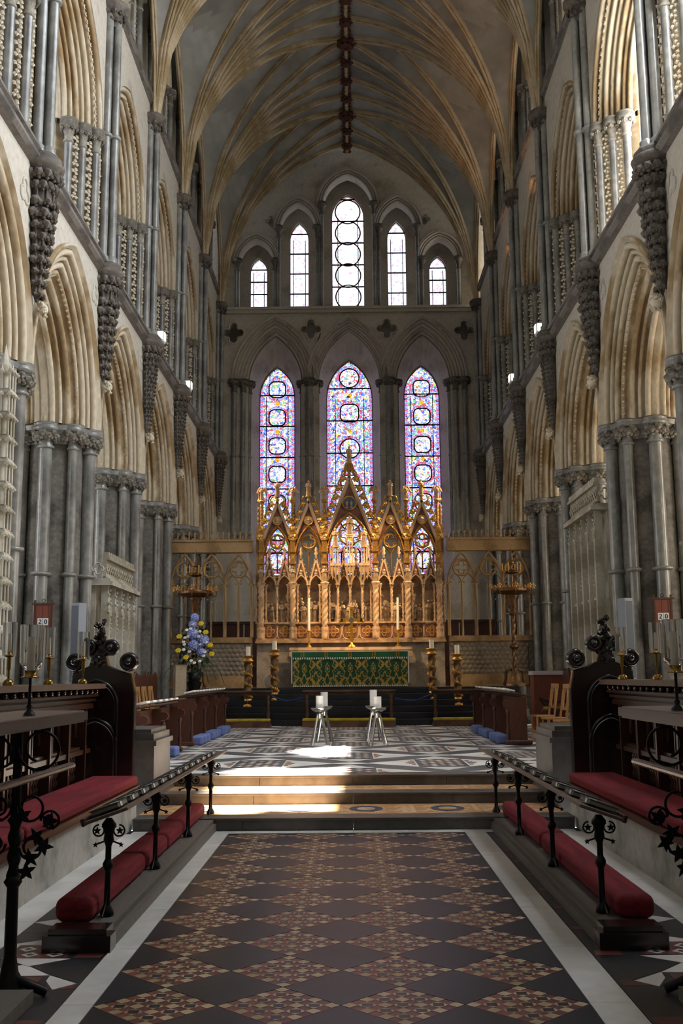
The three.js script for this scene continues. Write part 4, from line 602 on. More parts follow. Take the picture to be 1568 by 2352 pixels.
// --- open screens either side, with diapered dado
const scrArch = archSweep([[0.07, 0.03], [0.055, 0.07], [0.03, 0.075], [0.01, 0.05], [0, 0], [0.01, -0.05], [0.06, -0.07]], 0.36, 0.86, 0, 10), scrSub = archSweep([[0.03, 0.02], [0.015, 0.035], [0, 0.02], [0, -0.03]], 0.175, 0.33, 0, 8);
for (const s of [-1, 1]) {
  const o = thing('chancel_screen', s < 0 ? 'tan open tracery screen between the reredos and the north pier' : 'tan open tracery screen between the reredos and the south pier', 'screen', s * 4.06 - 0.03, 0, RZ - 0.02, 0);
  part('dado', uvb(bx(-1.2, 1.2, SAN, 2.66, -0.16, 0)), M.dado, o); part('dado_cap', uvb(mg(bx(-1.2, 1.2, 2.66, 2.76, -0.2, 0.08), bx(-1.2, 1.2, 2.76, 2.82, -0.18, 0.03))), M.tan, o); part('dado_base', uvb(bx(-1.2, 1.2, SAN, SAN + 0.34, -0.16, 0.07)), M.tan, o);
  for (let r = 0; r < 7; r++) for (let i = 0; i < 16; i++) { const x = -1.12 + i * 0.146 + (r % 2) * 0.073, y = SAN + 0.42 + r * 0.127; if (x < 1.15) { const q = part('diaper_flower', lathe([[0, 0.035], [0.03, 0.03], [0.045, 0.008], [0.062, 0.02], [0.066, 0]], 8).rotateX(PI / 2), M.dado, o); q.position.set(x, y, 0.0); } }
  const PX = [-1.19, -0.4, 0.4, 1.19];
  PX.forEach((x) => part('post', mg(cyl(0.05, 0.05, 1.5, x, 2.82, 0, 8), cyl(0.035, 0.035, 1.5, x, 2.82, 0.06, 6), lathe([[0.05, 4.28], [0.075, 4.3], [0.06, 4.33], [0.08, 4.37], [0, 4.37]], 8).translate(x, 0, 0.02)), M.tan, o));
  for (let i = 0; i < 3; i++) { const xc = (PX[i] + PX[i + 1]) / 2, b = sub('bay', o, xc, 4.34, 0); part('arch', scrArch, M.tan, b); part('mullion', mg(cyl(0.03, 0.03, 1.5, 0, -1.52, 0, 8)), M.tan, b); const c = part('circle', mg(ring(0.235, 0.03), quatTube(0.2, 0.018), ...[0, 1, 2, 3].map((k) => ico(0.03, Math.cos(k * PI / 2 + PI / 4) * 0.1, Math.sin(k * PI / 2 + PI / 4) * 0.1, 0))), M.tan, b); c.position.y = 0.47; for (const m of [-1, 1]) { const q = part('light_arch', mg(scrSub.clone(), ...[-1, 1].map((k) => ico(0.035, k * 0.12, 0.1, 0))), M.tan, b); q.position.set(m * 0.19, -0.06, 0); } part('spandrel_edge', mg(bx(-0.4, 0.4, 0.94, 1.0, -0.05, 0.05)), M.tan, b); }
  part('cornice', uvb(mg(bx(-1.21, 1.21, 5.3, 5.42, -0.1, 0.14), bx(-1.2, 1.2, 5.42, 5.62, -0.1, 0.06), bx(-1.21, 1.21, 5.62, 5.68, -0.1, 0.1))), M.tan, o);
  for (let i = 0; i < 15; i++) part('cresting', mg(box(0.035, 0.17, 0.04, 0, 0.085, 0), new THREE.OctahedronGeometry(0.045).scale(1, 1.5, 0.7).translate(0, 0.19, 0), tube([[-0.08, 0.01, 0], [-0.045, 0.06, 0], [0, 0.01, 0]], 0.018, 4, 4)).translate(-1.18 + i * 0.168, 5.68, 0), M.tan, o);
}
// --- altar with green frontal
const GT = (() => { // green and gold damask: medallion flowers in an ogee net
  const f = fbm(300, 24, 3); return tex(512, (u, v) => { const x = (u * 5) % 1 - 0.5, y = v, cell = (cx, cy, r) => { const a = Math.atan2(y - cy, x - cx), d = Math.hypot(x - cx, (y - cy) * 0.55); return d / (r * (1 + 0.16 * Math.cos(8 * a))); };
    let gold = 0; const q = cell(0, 0.62, 0.3); if (q > 0.86 && q < 1.0) gold = 1; if (q < 0.34 && q > 0.24) gold = 1; if (q < 0.14) gold = 1; const og = Math.abs(Math.abs(x) - (0.28 + 0.16 * Math.cos((y - 0.1) * TAU * 1.5))); if (og < 0.055 && q > 1.02) gold = 1; const q2 = cell(0, 0.08, 0.2); if (q2 < 0.9 && q2 > 0.7) gold = 1; const q3 = cell(0.5, 0.2, 0.16), q4 = cell(-0.5, 0.2, 0.16); if (Math.min(q3, q4) < 1 && Math.min(q3, q4) > 0.75) gold = 1; if (q > 1 && Math.sin(x * 40) * Math.sin(y * 52) > 0.62) gold = 1;
    const n = (f(u, v) - 0.5) * 40; return gold ? [186 + n, 150 + n, 66 + n] : [22 + n * 0.3, 74 + n * 0.5, 42 + n * 0.4]; }, 1); })();
M.frontal = std({ map: GT, roughness: 0.75, sheen: 0.3 }); M.greenCloth = std({ map: mottle(52, 0x1f6b3c, 0x155030, 10, 3), roughness: 0.8 });
const altar = thing('altar', 'high altar with green and gold brocade frontal and white cloth', 'altar', -0.05, SAN, -28.82);
{ part('body', bx(-1.58, 1.58, 0, 0.95, -0.75, 0), M.oak, altar);
  const fr = bx(-1.59, 1.59, 0.03, 0.82, 0, 0.02); { const p = fr.attributes.position, u = fr.attributes.uv; for (let i = 0; i < p.count; i++) u.setXY(i, p.getX(i) / 3.18 + 0.5, (p.getY(i) - 0.03) / 0.79); } part('frontal', fr, M.frontal, altar);
  part('superfrontal', bx(-1.6, 1.6, 0.82, 0.98, 0, 0.035), M.greenCloth, altar);
  for (const x of [-1.32, -0.66, 0, 0.66, 1.32]) { const e = sub('emblem', altar, x, 0.9, 0.042); part('embroidery', mg(tube([[-0.035, 0.05, 0], [-0.04, 0, 0], [-0.03, -0.05, 0]], 0.009, 4, 6), tube([[0.035, 0.05, 0], [0.04, 0, 0], [0.03, -0.05, 0]], 0.009, 4, 6), box(0.06, 0.014, 0.01, 0, 0, 0), box(0.1, 0.012, 0.01, 0, 0.055, 0), box(0.1, 0.012, 0.01, 0, -0.055, 0)), M.goldP, e); }
  const fr1 = []; for (let i = 0; i < 50; i++) fr1.push(box(0.034, 0.05, 0.012, -1.57 + i * 0.0641, 0.805, 0.04)); part('fringe', mg(fr1), M.linen, altar, 'stuff');
  const fr2 = []; for (let i = 0; i < 62; i++) fr2.push(box(0.03, 0.04, 0.012, -1.57 + i * 0.0515, 0.045, 0.028)); part('lower_fringe', mg(fr2), M.linen, altar, 'stuff');
  part('fair_linen', mg(bx(-1.62, 1.62, 0.98, 0.995, -0.76, 0.04), bx(1.6, 1.63, 0.12, 0.99, -0.72, 0.02), bx(-1.63, -1.6, 0.12, 0.99, -0.72, 0.02)), M.linen, altar); }
const altarStick = (label, x) => { const o = thing('altar_candlestick', label, 'candlestick', x, 2.5, RZ + 0.38, 0, 'candlesticks on the altar shelf'); part('base', lathe([[0.09, 0], [0.09, 0.02], [0.05, 0.05], [0.03, 0.08]], 10), M.goldP, o); part('stem', lathe([[0.025, 0.08], [0.05, 0.14], [0.025, 0.2], [0.045, 0.27], [0.022, 0.34], [0.05, 0.38], [0.02, 0.44], [0.06, 0.47], [0.055, 0.49], [0, 0.49]], 12), M.goldP, o); part('candle', cyl(0.042, 0.03, 0.92, 0, 0.49, 0, 10), M.wax, o); return o; };
altarStick('gold altar candlestick with tall white candle on the north half of the shelf', -1.22); altarStick('gold altar candlestick with tall white candle on the south half of the shelf', 1.33);
{ const c = thing('altar_cross', 'gilt standing cross in the middle of the altar shelf', 'cross', 0.0, 2.5, RZ + 0.38); part('foot', lathe([[0.12, 0], [0.12, 0.03], [0.05, 0.08], [0.03, 0.14]], 10), M.goldP, c); part('shaft', mg(box(0.075, 0.95, 0.03, 0, 0.6, 0), box(0.09, 0.09, 0.03, 0, 1.1, 0)), M.goldP, c); part('arms', mg(box(0.6, 0.075, 0.03, 0, 0.78, 0), ...[-1, 1].map((s) => mg(box(0.09, 0.11, 0.03, s * 0.3, 0.78, 0), box(0.2, 0.04, 0.03, s * 0.26, 0.72, 0)))), M.goldP, c); part('boss', cyl(0.07, 0.07, 0.03, 0, 0, 0, 14).rotateX(PI / 2).translate(0, 0.78, 0.02), M.blue, c); part('boss_rim', ring(0.075, 0.014).translate(0, 0.78, 0.03), M.goldP, c); }
// --- four great carved candlesticks on the steps
const stickG = mg(twist(0.095, 0.95, 0.22, 2, 3.2, 14, 40)), stickFol = (() => { const L = []; for (let i = 0; i < 30; i++) { const t = i / 30, a = t * 3.2 * TAU; L.push([Math.cos(a) * 0.1, 0.25 + t * 0.9, Math.sin(a) * 0.1, PI / 2 - a, 0.07, 0.2]); } return scatterLeaves(L, foliageLeaf); })();
function greatStick(label, x, y, d) { const o = thing('carved_candlestick', label, 'candlestick', x, y, -d, 0, 'carved gilt candlesticks on the altar steps'); part('base', mg(lathe([[0.19, 0], [0.19, 0.05], [0.12, 0.09], [0.14, 0.13], [0.1, 0.17], [0.12, 0.2], [0.08, 0.22]], 6)), M.gilt, o); part('twisted_stem', stickG, M.giltDark, o); part('vine', stickFol, M.gilt, o, 'stuff'); part('drip_pan', lathe([[0.08, 1.17], [0.14, 1.2], [0.15, 1.24], [0.1, 1.27], [0.11, 1.31], [0.15, 1.35], [0.15, 1.37], [0, 1.37]], 14), M.gilt, o); part('candle', cyl(0.065, 0.065, 0.24, 0, 1.37, 0, 12), M.wax, o); return o; }
greatStick('carved gilt candlestick beside the flower arrangement end of the steps', -2.83, PFL + SR * 3, 28.33); greatStick('carved gilt candlestick next to the north end of the altar', -2.13, PFL + SR * 4, 28.6); greatStick('carved gilt candlestick next to the south end of the altar', 2.2, PFL + SR * 4, 28.6); greatStick('carved gilt candlestick toward the gilded candelabrum side of the steps', 2.87, PFL + SR * 3, 28.33);
// --- communion rails
M.yellow = std({ map: mottle(53, 0xb8a02c, 0x94801c, 14, 3), roughness: 0.85 }); M.rail = std({ map: mottle(54, 0x6b4a33, 0x4b3120, 10, 1), roughness: 0.45 });
function commRail(label, x0, x1, d) { const o = thing('communion_rail', label, 'altar rail', (x0 + x1) / 2, PFL, -d, 0, 'communion rails before the altar steps'), w = x1 - x0; part('top', uvb(mg(rbox(w + 0.06, 0.05, 0.3, 0.012, 0, 0.9, 0), box(w, 0.08, 0.12, 0, 0.84, 0))), M.rail, o); for (const s of [-1, 1]) part('leg', lathe([[0.06, 0.02], [0.06, 0.16], [0.035, 0.2], [0.055, 0.3], [0.035, 0.5], [0.05, 0.62], [0.03, 0.68], [0.055, 0.74], [0.055, 0.82]], 10).translate(s * (w / 2 - 0.09), 0, 0), M.rail, o); part('plinth', uvb(box(w, 0.06, 0.4, 0, 0.03, 0.1)), M.rail, o);
  const k = thing('rail_kneeler', label.replace('communion rail', 'yellow topped kneeler of the rail'), 'kneeler', (x0 + x1) / 2, PFL, -d + 0.45, 0, 'yellow topped kneelers at the communion rails'); part('box', uvb(box(w, 0.15, 0.28, 0, 0.075, 0)), M.rail, k); part('cushion', rbox(w + 0.01, 0.07, 0.3, 0.03, 0, 0.185, 0), M.yellow, k); }
commRail('dark wooden communion rail north of the altar gap, toward the flowers', -3.45, -2.1, 27.2); commRail('dark wooden communion rail straight before the altar', -1.27, 1.1, 27.2); commRail('dark wooden communion rail south of the altar gap, toward the candelabrum', 2.07, 3.35, 27.2);
M.rope = std({ color: 0x24386e, roughness: 0.7 });
one('barrier_rope', tube([[-2.1, 1.18, -27.2], [-1.7, 1.06, -27.2], [-1.27, 1.14, -27.2]], 0.022, 6, 12), M.rope, 'blue rope hung across the gap north of the central communion rail', 'rope'); one('barrier_rope', tube([[1.1, 1.1, -27.2], [1.6, 1.04, -27.2], [2.07, 1.2, -27.2]], 0.022, 6, 12), M.rope, 'blue rope hung across the gap south of the central communion rail', 'rope');
// ---------------------------------------------------------------- choir furniture (built on the north side, mirrored positions on the south)
const woodT = (seed, a, b) => { const f = fbm(seed, 4, 4), A = hexc(a), B = hexc(b); return tex(256, (u, v) => { const k = 0.5 + 0.5 * Math.sin((u * 9 + f(u, v * 0.25) * 5) * TAU), c = mixc(A, B, 0.3 + 0.5 * k * f(v, u)); return c; }, 1); };
Object.assign(M, {
  stall: std({ map: woodT(401, 0x4a2c1e, 0x2a170f), roughness: 0.32, clearcoat: 0.4, clearcoatRoughness: 0.25 }), stallDark: std({ map: woodT(402, 0x20110c, 0x100806), roughness: 0.25, clearcoat: 0.6, clearcoatRoughness: 0.15 }),
  deskTop: std({ map: woodT(403, 0x6d574a, 0x4c3a30), roughness: 0.4 }), velvet: std({ map: mottle(61, 0x7e1422, 0x640c18, 10, 2), roughness: 0.9, sheen: 0.6, sheenColor: new THREE.Color(0x8c1a26) }), pine: std({ map: woodT(404, 0xb98a4f, 0x96693a), roughness: 0.55 }), brownWood: std({ map: woodT(405, 0x5c3425, 0x412215), roughness: 0.4 }),
  plinthStone: std({ map: mottle(62, 0xbab5aa, 0x8f8b82, 12, 0.7), roughness: 0.8 }), book: std({ color: 0x161a1a, roughness: 0.5 }), page: std({ color: 0x8a8172, roughness: 0.8 }), label: std({ color: 0xe8e8e6, roughness: 0.7 }),
  glassC: std({ color: 0xffffff, transmission: 1, thickness: 0.004, roughness: 0, ior: 1.5 }), railWood: std({ map: woodT(407, 0x6f6860, 0x4f4943), roughness: 0.5 }), greyBox: std({ color: 0x8b8f96, roughness: 0.6 }), board: std({ map: woodT(406, 0x8a4a36, 0x6d3426), roughness: 0.5 }), silver: std({ color: 0xb8b4ac, metalness: 0.95, roughness: 0.22 }), blueKneel: std({ map: mottle(63, 0x5c7cb4, 0xa06a80, 30, 5, 256, 0.5, 0.6), roughness: 0.9 }),
});
const leafShape = (r) => { const P = []; for (let i = 0; i < 20; i++) { const a = i / 20 * TAU, k = r * (0.72 + 0.28 * Math.cos(5 * a)) * (i % 2 ? 0.86 : 1); P.push([Math.sin(a) * k, Math.cos(a) * k]); } return ext(shapeOf(P), 0.004); };
const ivy = leafShape(0.028), ivyBig = leafShape(0.055);
const SIDEWORD = (s) => s < 0 ? 'north' : 'south';
for (const s of [-1, 1]) {
  const W = SIDEWORD(s), X = (a) => s * a, sx = (a, b) => [Math.min(X(a), X(b)), Math.max(X(a), X(b))];
  const B = (a, b, y0, y1, d0, d1) => { const [p, q] = sx(a, b); return bx(p, q, y0, y1, -d1, -d0); };
  // bench: stone wall, wooden seat, red cushions
  const bench = thing('choir_bench', `long bench on a pale stone wall below the ${W} stalls`, 'bench', 0, 0, 0);
  for (let d = 4; d < 11.9; d += 1.33) part('stone_block', uvb(B(2.45, 3.1, 0, 0.4, d + 0.002, Math.min(11.98, d + 1.328))), M.plinthStone, bench);
  part('seat_board', uvb(B(2.42, 3.1, 0.4, 0.46, 4, 12)), M.brownWood, bench);
  [[4.1, 7.9], [7.92, 11.98]].forEach(([a, b], i) => { const g = rbox(0.53, 0.11, b - a, 0.04, 0, 0.055, 0, 3); one('seat_cushion', g, M.velvet, i ? `long red velvet cushion against the bench end of the ${W} bench` : `long red velvet cushion on the ${W} bench nearer the choir entrance`, 'cushion', X(2.7), 0.46, -(a + b) / 2, 0, 'red velvet bench cushions'); });
  // desk front with an arcade of narrow panels
  const desk = thing('stall_desk', `dark carved desk front of the ${W} stalls with narrow pointed panels`, 'choir stall', 0, 0, 0);
  part('backing', uvb(B(3.2, 3.25, 0.3, 1.55, 5, 12.1)), M.stallDark, desk);
  part('mid_rail', uvb(mg(B(3.02, 3.2, 0.82, 0.87, 5, 12.1), B(3.06, 3.2, 0.87, 0.9, 5, 12.1))), M.stall, desk);
  part('cornice', uvb(mg(B(3.0, 3.2, 1.32, 1.38, 5, 12.1), B(2.97, 3.2, 1.4, 1.43, 5, 12.1), B(2.94, 3.2, 1.455, 1.48, 5, 12.1), B(3.02, 3.2, 1.38, 1.5, 5, 12.1))), M.stall, desk);
  part('desk_top', uvb(mg(B(2.86, 3.5, 1.545, 1.6, 5, 12.1))), M.deskTop, desk);
  for (let d = 5.15; d < 12; d += 0.225) part('boss', ball(0.035, X(2.93), 1.515, -d, 8, 6), M.stallDark, desk);
  for (let d = 5.0, i = 0; d <= 12.05; d += 0.34, i++) {
    const m = i % 2 === 0; part('mullion', uvb(B(m ? 3.0 : 3.08, 3.22, 0.5, 1.34, d - (m ? 0.025 : 0.014), d + (m ? 0.025 : 0.014))), M.stall, desk);
    if (d < 11.9) { const a = archSweep([[0.05, -0.03], [0.02, -0.05], [0, -0.02], [0, 0.05]], 0.13, 0.3, 0, 6); const o = part('panel_arch', a, M.stall, desk); o.rotation.y = s * PI / 2; o.position.set(X(3.14), 1.0, -(d + 0.17)); if (d > 7) for (const q of [0.08, 0.17, 0.26]) part('baluster', lathe([[0.012, 0], [0.03, 0.05], [0.012, 0.09], [0.034, 0.14], [0.014, 0.19], [0.03, 0.23], [0.012, 0.27]], 6).translate(X(3.12), 0.53, -(d + q)), M.stall, desk); }
  }
  // bench end with poppyhead
  const end = thing('bench_end', `dark carved bench end with poppyhead closing the ${W} stalls`, 'bench end', X(2.98), 0, -12.27);
  { const P = [[-0.5, 0.02], [-0.5, 1.15], [-0.4, 1.2], [-0.32, 1.3], [-0.3, 1.7], [-0.22, 1.74], [-0.1, 1.8], [-0.07, 1.92], [0.0, 2.02], [0.07, 1.92], [0.1, 1.8], [0.24, 1.74], [0.38, 1.7], [0.42, 1.5], [0.42, 0.02]].map(([x, y]) => [-s * x * -1 * -1, y]);
    const g = ext(shapeOf(P), 0.1, 0.012); part('panel', uvb(g).translate(0, 0, -0.05), M.stallDark, end);
    for (const [x, y, r] of [[-0.29, 1.85, 0.11], [0.35, 1.85, 0.115], [-0.13, 2.02, 0.1], [0.13, 2.02, 0.1]]) part('knob', mg(ball(r, 0, 0, 0, 14, 10).scale(1, 1, 0.8), ring(r * 0.7, 0.028, r * 0.5, 16), ball(r * 0.35, 0, 0, r * 0.72, 8, 6)).translate(-s * x, y, 0), M.stallDark, end);
    for (const q of [0.9, 1.35]) part('panel_moulding', uvb(archSweep([[0.05, 0.02], [0.03, 0.045], [0, 0.02]], 0.22, 0.26, 0.36, 8)).translate(s * 0.02, q, 0.06), M.stallDark, end);
    part('finial', mg(...[...Array(12)].map((_, i) => foliageLeaf(0.14 - i * 0.006).rotateY(i * 1.9).translate(Math.sin(i * 2.4) * 0.035, 1.86 + i * 0.042, Math.cos(i * 2.4) * 0.035))), M.stallDark, end);
    part('leaf_scroll', mg(...[...Array(7)].map((_, i) => foliageLeaf(0.07).translate(s * (0.33 - 0.01 * i), 1.28 + i * 0.075, 0.03))), M.stallDark, end, 'stuff');
    part('arm_carving', mg(ball(0.07, s * 0.45, 1.2, 0), ball(0.05, s * 0.47, 1.3, 0.02), ball(0.045, s * 0.49, 1.12, 0.03)), M.stallDark, end);
    part('arm_front', uvb(mg(bx(s * 0.5 - 0.05, s * 0.5 + 0.05, 0.5, 1.1, -0.09, 0.09), bx(s * 0.5 - 0.07, s * 0.5 + 0.07, 0.36, 0.5, -0.11, 0.11))), M.stall, end); }
  // stone plinth beyond the bench end
  const sp = thing('stone_plinth', `low grey stone plinth with moulded sloping top beside the ${W} presbytery steps`, 'plinth', X(2.62), 0, -13.1); part('block', uvb(bx(-0.25, 0.25, 0, 0.86, -0.55, 0.55)), M.stepTop, sp); part('cap', uvb(mg(bx(-0.28, 0.28, 0.86, 0.92, -0.58, 0.58), bx(-0.24, 0.24, 0.92, 1.0, -0.54, 0.54), bx(-0.2, 0.2, 1.0, 1.05, -0.5, 0.5))), M.stepTop, sp); part('foot', uvb(bx(-0.3, 0.3, 0, 0.3, -0.6, 0.6)), M.stepTop, sp);
  // candlesticks with glass chimneys on the desk
  [[11.2, 2.9], [10.2, 2.98], [9.25, 3.06], [8.9, 3.25]].forEach(([d, x], i) => { if (i === 3 && s > 0) return; const o = thing('desk_candle', [`brass candlestick with glass chimney by the poppyhead of the ${W} stalls`, `second brass candlestick with glass chimney along the ${W} stall desk`, `third brass candlestick with glass chimney along the ${W} stall desk`, `brass candlestick with glass chimney set back on the ${W} stall desk`][i], 'candlestick', X(x), 1.6, -d, 0, 'brass candlesticks with glass chimneys on the stalls'); part('base', lathe([[0.05, 0], [0.05, 0.03], [0.035, 0.05], [0.012, 0.06]], 8), M.brass, o); part('stem', mg(cyl(0.011, 0.011, 0.1, 0, 0.06, 0, 8), cyl(0.018, 0.018, 0.12, 0, 0.14, 0, 8), lathe([[0.02, 0.25], [0.045, 0.26], [0.045, 0.27], [0.02, 0.28], [0.02, 0.3]], 10)), M.brass, o); part('candle', cyl(0.017, 0.015, 0.17, 0, 0.29, 0, 8), M.wax, o); part('glass_chimney', lathe([[0.058, 0.26], [0.062, 0.26], [0.062, 0.56], [0.058, 0.56], [0.058, 0.26]], 24), M.glassC, o); });
  // tall iron desk in front with a storm lamp
  const ir = thing('iron_desk', `tall black iron book desk with leaf scrolls before the ${W} bench`, 'music stand', 0, 0, 0);
  part('board', uvb(rbox(0.42, 0.035, 2.5, 0.008, X(1.9), 1.44, -5.35).translate(0, 0, 0)), M.deskTop, ir); part('board_lip', uvb(mg(B(1.67, 1.71, 1.4, 1.45, 4.1, 6.6), B(1.69, 1.73, 1.385, 1.4, 4.1, 6.6))), M.stall, ir);
  part('footboard', uvb(mg(B(1.66, 2.25, 0.002, 0.07, 3.7, 5.62))), M.railWood, ir);
  part('lower_bar', mg(rbox(0.05, 0.035, 2.6, 0.012, X(1.76), 1.12, -5.3)), M.stall, ir);
  for (const d of [5.75, 4.2]) { const p = sub('post', ir, X(1.83), 0, -d); part('shaft', mg(cyl(0.035, 0.03, 0.5, 0, 0.1, 0, 10), twist(0.032, 0.3, 0.6, 2, 3, 10, 20), cyl(0.028, 0.024, 0.5, 0, 0.9, 0, 8), lathe([[0.03, 0.55], [0.05, 0.58], [0.03, 0.61]], 10), lathe([[0.03, 0.88], [0.045, 0.9], [0.03, 0.92]], 10)), ironM, p); part('foot', mg(lathe([[0.09, 0], [0.085, 0.06], [0.05, 0.12], [0.035, 0.2]], 8), ...[-1, 1].map((q) => tube([[0, 0.1, 0], [q * 0.12, 0.06, 0.02], [q * 0.2, 0.02, 0]], 0.025, 6, 8))), ironM, p);
    const spiral = (cx, cy, r, t0, dir, turns = 1.2) => { const P = []; for (let i = 0; i <= 18; i++) { const t = i / 18, a = t0 + dir * t * TAU * turns, q = r * (1 - 0.45 * t); P.push([-s * (cx + Math.cos(a) * q), cy + Math.sin(a) * q, 0.03]); } return tube(P, 0.008, 6, 40); };
    for (const [cx, cy, r, t0, dir] of [[0.13, 1.28, 0.125, PI, 1], [0.09, 0.97, 0.08, PI, 1], [0.2, 0.9, 0.055, PI, -1], [0.1, 0.76, 0.065, PI, 1], [-0.1, 1.27, 0.1, 0, -1], [-0.09, 0.97, 0.075, 0, -1], [-0.1, 0.78, 0.06, 0, -1]]) part('scroll', spiral(cx, cy, r, t0, dir), ironM, p);
    for (const [x, y, z] of [[0.2, 0.9, 1], [0.13, 0.82, 0.5], [0.17, 0.77, 2], [0.1, 0.71, 0.2], [0.05, 0.93, 1.4], [0.08, 0.64, 2.5], [-0.1, 0.92, 0.6], [-0.13, 0.74, 1.8]]) { const l = part('leaf', ivyBig, ironM, p); l.rotation.set(0.2, z * 0.3 - 0.3, z); l.position.set(-s * x, y, 0.045); } }
  const lamp = thing('storm_lamp', `large glass storm lamp with candle on the ${W} iron desk`, 'lamp', X(1.74), 1.46, -5.62, 0, 'storm lamps on the iron desks'); part('rod', mg(lathe([[0.035, 0], [0.03, 0.015], [0.014, 0.03], [0.018, 0.05], [0.009, 0.06], [0.008, 0.2]], 10)), ironM, lamp); part('cup', lathe([[0.05, 0.2], [0.052, 0.205], [0.034, 0.21], [0.034, 0.24], [0, 0.24]], 14), M.brass, lamp); part('glass_chimney', lathe([[0.03, 0.241], [0.034, 0.241], [0.053, 0.255], [0.06, 0.28], [0.064, 0.485], [0.06, 0.485], [0.056, 0.282], [0.05, 0.26], [0.03, 0.246], [0.03, 0.241]], 28), M.glassC, lamp); part('candle', cyl(0.022, 0.02, 0.18, 0, 0.24, 0, 10), M.wax, lamp);
  // low front rail: plinth, posts, sloping book board
  const rail = thing('book_rail', `low iron rail with sloping book board before the ${W} choir kneelers`, 'book rest', X(1.62), 0, 0);
  part('plinth', uvb(mg(bx(X(0) - 0.2 + s * 0.08, X(0) + 0.2 + s * 0.08, 0.002, 0.08, -12.15, -6.66), bx(s * 0.08 - 0.17, s * 0.08 + 0.17, 0.08, 0.12, -12.1, -6.72))), M.railWood, rail);
  part('plinth_end', uvb(mg(bx(s * 0.08 - 0.21, s * 0.08 + 0.21, 0.002, 0.1, -6.75, -6.6), bx(s * 0.08 - 0.18, s * 0.08 + 0.18, 0.1, 0.135, -6.8, -6.62))), M.stallDark, rail);
  const slope = 0.33; const brd = part('board', uvb(rbox(0.3, 0.022, 5.4, 0.006, 0, 0, 0)), M.deskTop, rail); brd.position.set(s * -0.02, 0.775, -9.55); brd.rotation.z = s * -slope; const lip = part('board_lip', uvb(rbox(0.03, 0.05, 5.4, 0.008, 0, 0, 0)), M.stall, rail); lip.position.set(s * 0.125, 0.735, -9.55); lip.rotation.z = s * -slope;
  for (const d of [7.05, 8.72, 10.42, 12.05]) { const p = sub('post', rail, 0, 0, -d); part('shaft', mg(cyl(0.021, 0.019, 0.62, 0, 0.12, 0, 10), lathe([[0.02, 0.12], [0.045, 0.125], [0.045, 0.15], [0.025, 0.19]], 8), lathe([[0.02, 0.4], [0.036, 0.43], [0.036, 0.45], [0.02, 0.48]], 8), lathe([[0.02, 0.56], [0.035, 0.6], [0.03, 0.64], [0.05, 0.7], [0.02, 0.74]], 8)), ironM, p); part('brace', tube([[0, 0.36, 0], [0, 0.2, 0.05], [0, 0.14, 0.14]], 0.007, 5, 10), ironM, p);
    const curl = (q) => { const P = []; for (let i = 0; i <= 12; i++) { const a = PI / 2 - q * i / 12 * TAU * 0.9, r = 0.036; P.push([q * (0.068 + r * Math.cos(a) * 0 + r * Math.sin(i / 12 * TAU * 0.9)), 0.66 + r * Math.cos(i / 12 * TAU * 0.9), 0]); } return tube(P, 0.006, 5, 24); }; for (const q of [1, -1]) { part('scroll', curl(q), ironM, p); part('stalk', tube([[0, 0.6, 0], [q * 0.06, 0.58, 0], [q * 0.09, 0.57, 0]], 0.006, 5, 6), ironM, p); }
    for (const q of [-1, 1]) { const l = part('leaf', ivy, ironM, p); l.position.set(q * 0.075, 0.66, 0.01); const l2 = part('leaf', ivy, ironM, p); l2.position.set(q * 0.085, 0.57, 0.01); l2.scale.setScalar(0.7); } }
  // books on the rail
  const bookG = [rbox(0.2, 0.012, 0.26, 0.003, 0, 0.03, 0), rbox(0.19, 0.022, 0.25, 0.002, 0, 0.018, 0)];
  const nb = s < 0 ? 13 : 10; for (let i = 0; i < nb; i++) { const d = 7.0 + i * (5.0 / nb) + 0.1, o = thing('hymn_book', `dark hymn book with white label lying on the ${W} book rail`, 'book', X(1.63), 0.79, -d, 0, `hymn books on the ${W} book rail`); o.rotation.set(0, 0, s * -slope); o.position.y = 0.782; part('cover', mg(rbox(0.2, 0.006, 0.28, 0.002, 0, 0.007, 0), rbox(0.2, 0.006, 0.28, 0.002, 0, 0.037, 0)), M.book, o); part('pages', box(0.185, 0.026, 0.265, -s * 0.004, 0.022, 0), M.page, o); part('label', mg(box(0.05, 0.002, 0.05, -s * 0.06, 0.041, 0.06), box(0.002, 0.03, 0.05, -s * 0.101, 0.022, 0.06)), M.label, o); }
  // red kneelers on the rail's plinth
  const kn = s < 0 ? [[6.85, 8.6], [8.62, 9.6], [9.62, 10.5], [10.52, 11.95]] : [[6.85, 9.55], [9.6, 11.95]];
  kn.forEach(([a, b], i) => { const L = b - a, g = rbox(0.245, 0.15, L, 0.055, 0, 0.075, 0, 4); one('kneeler_cushion', g, M.velvet, `red velvet kneeler cushion ${['at the open end', 'second along', 'third along', 'at the step end'][s < 0 ? i : i * 3]} of the ${W} book rail`, 'kneeler', X(1.79), 0.12, -(a + b) / 2, 0, 'red velvet kneelers on the rails'); });
}
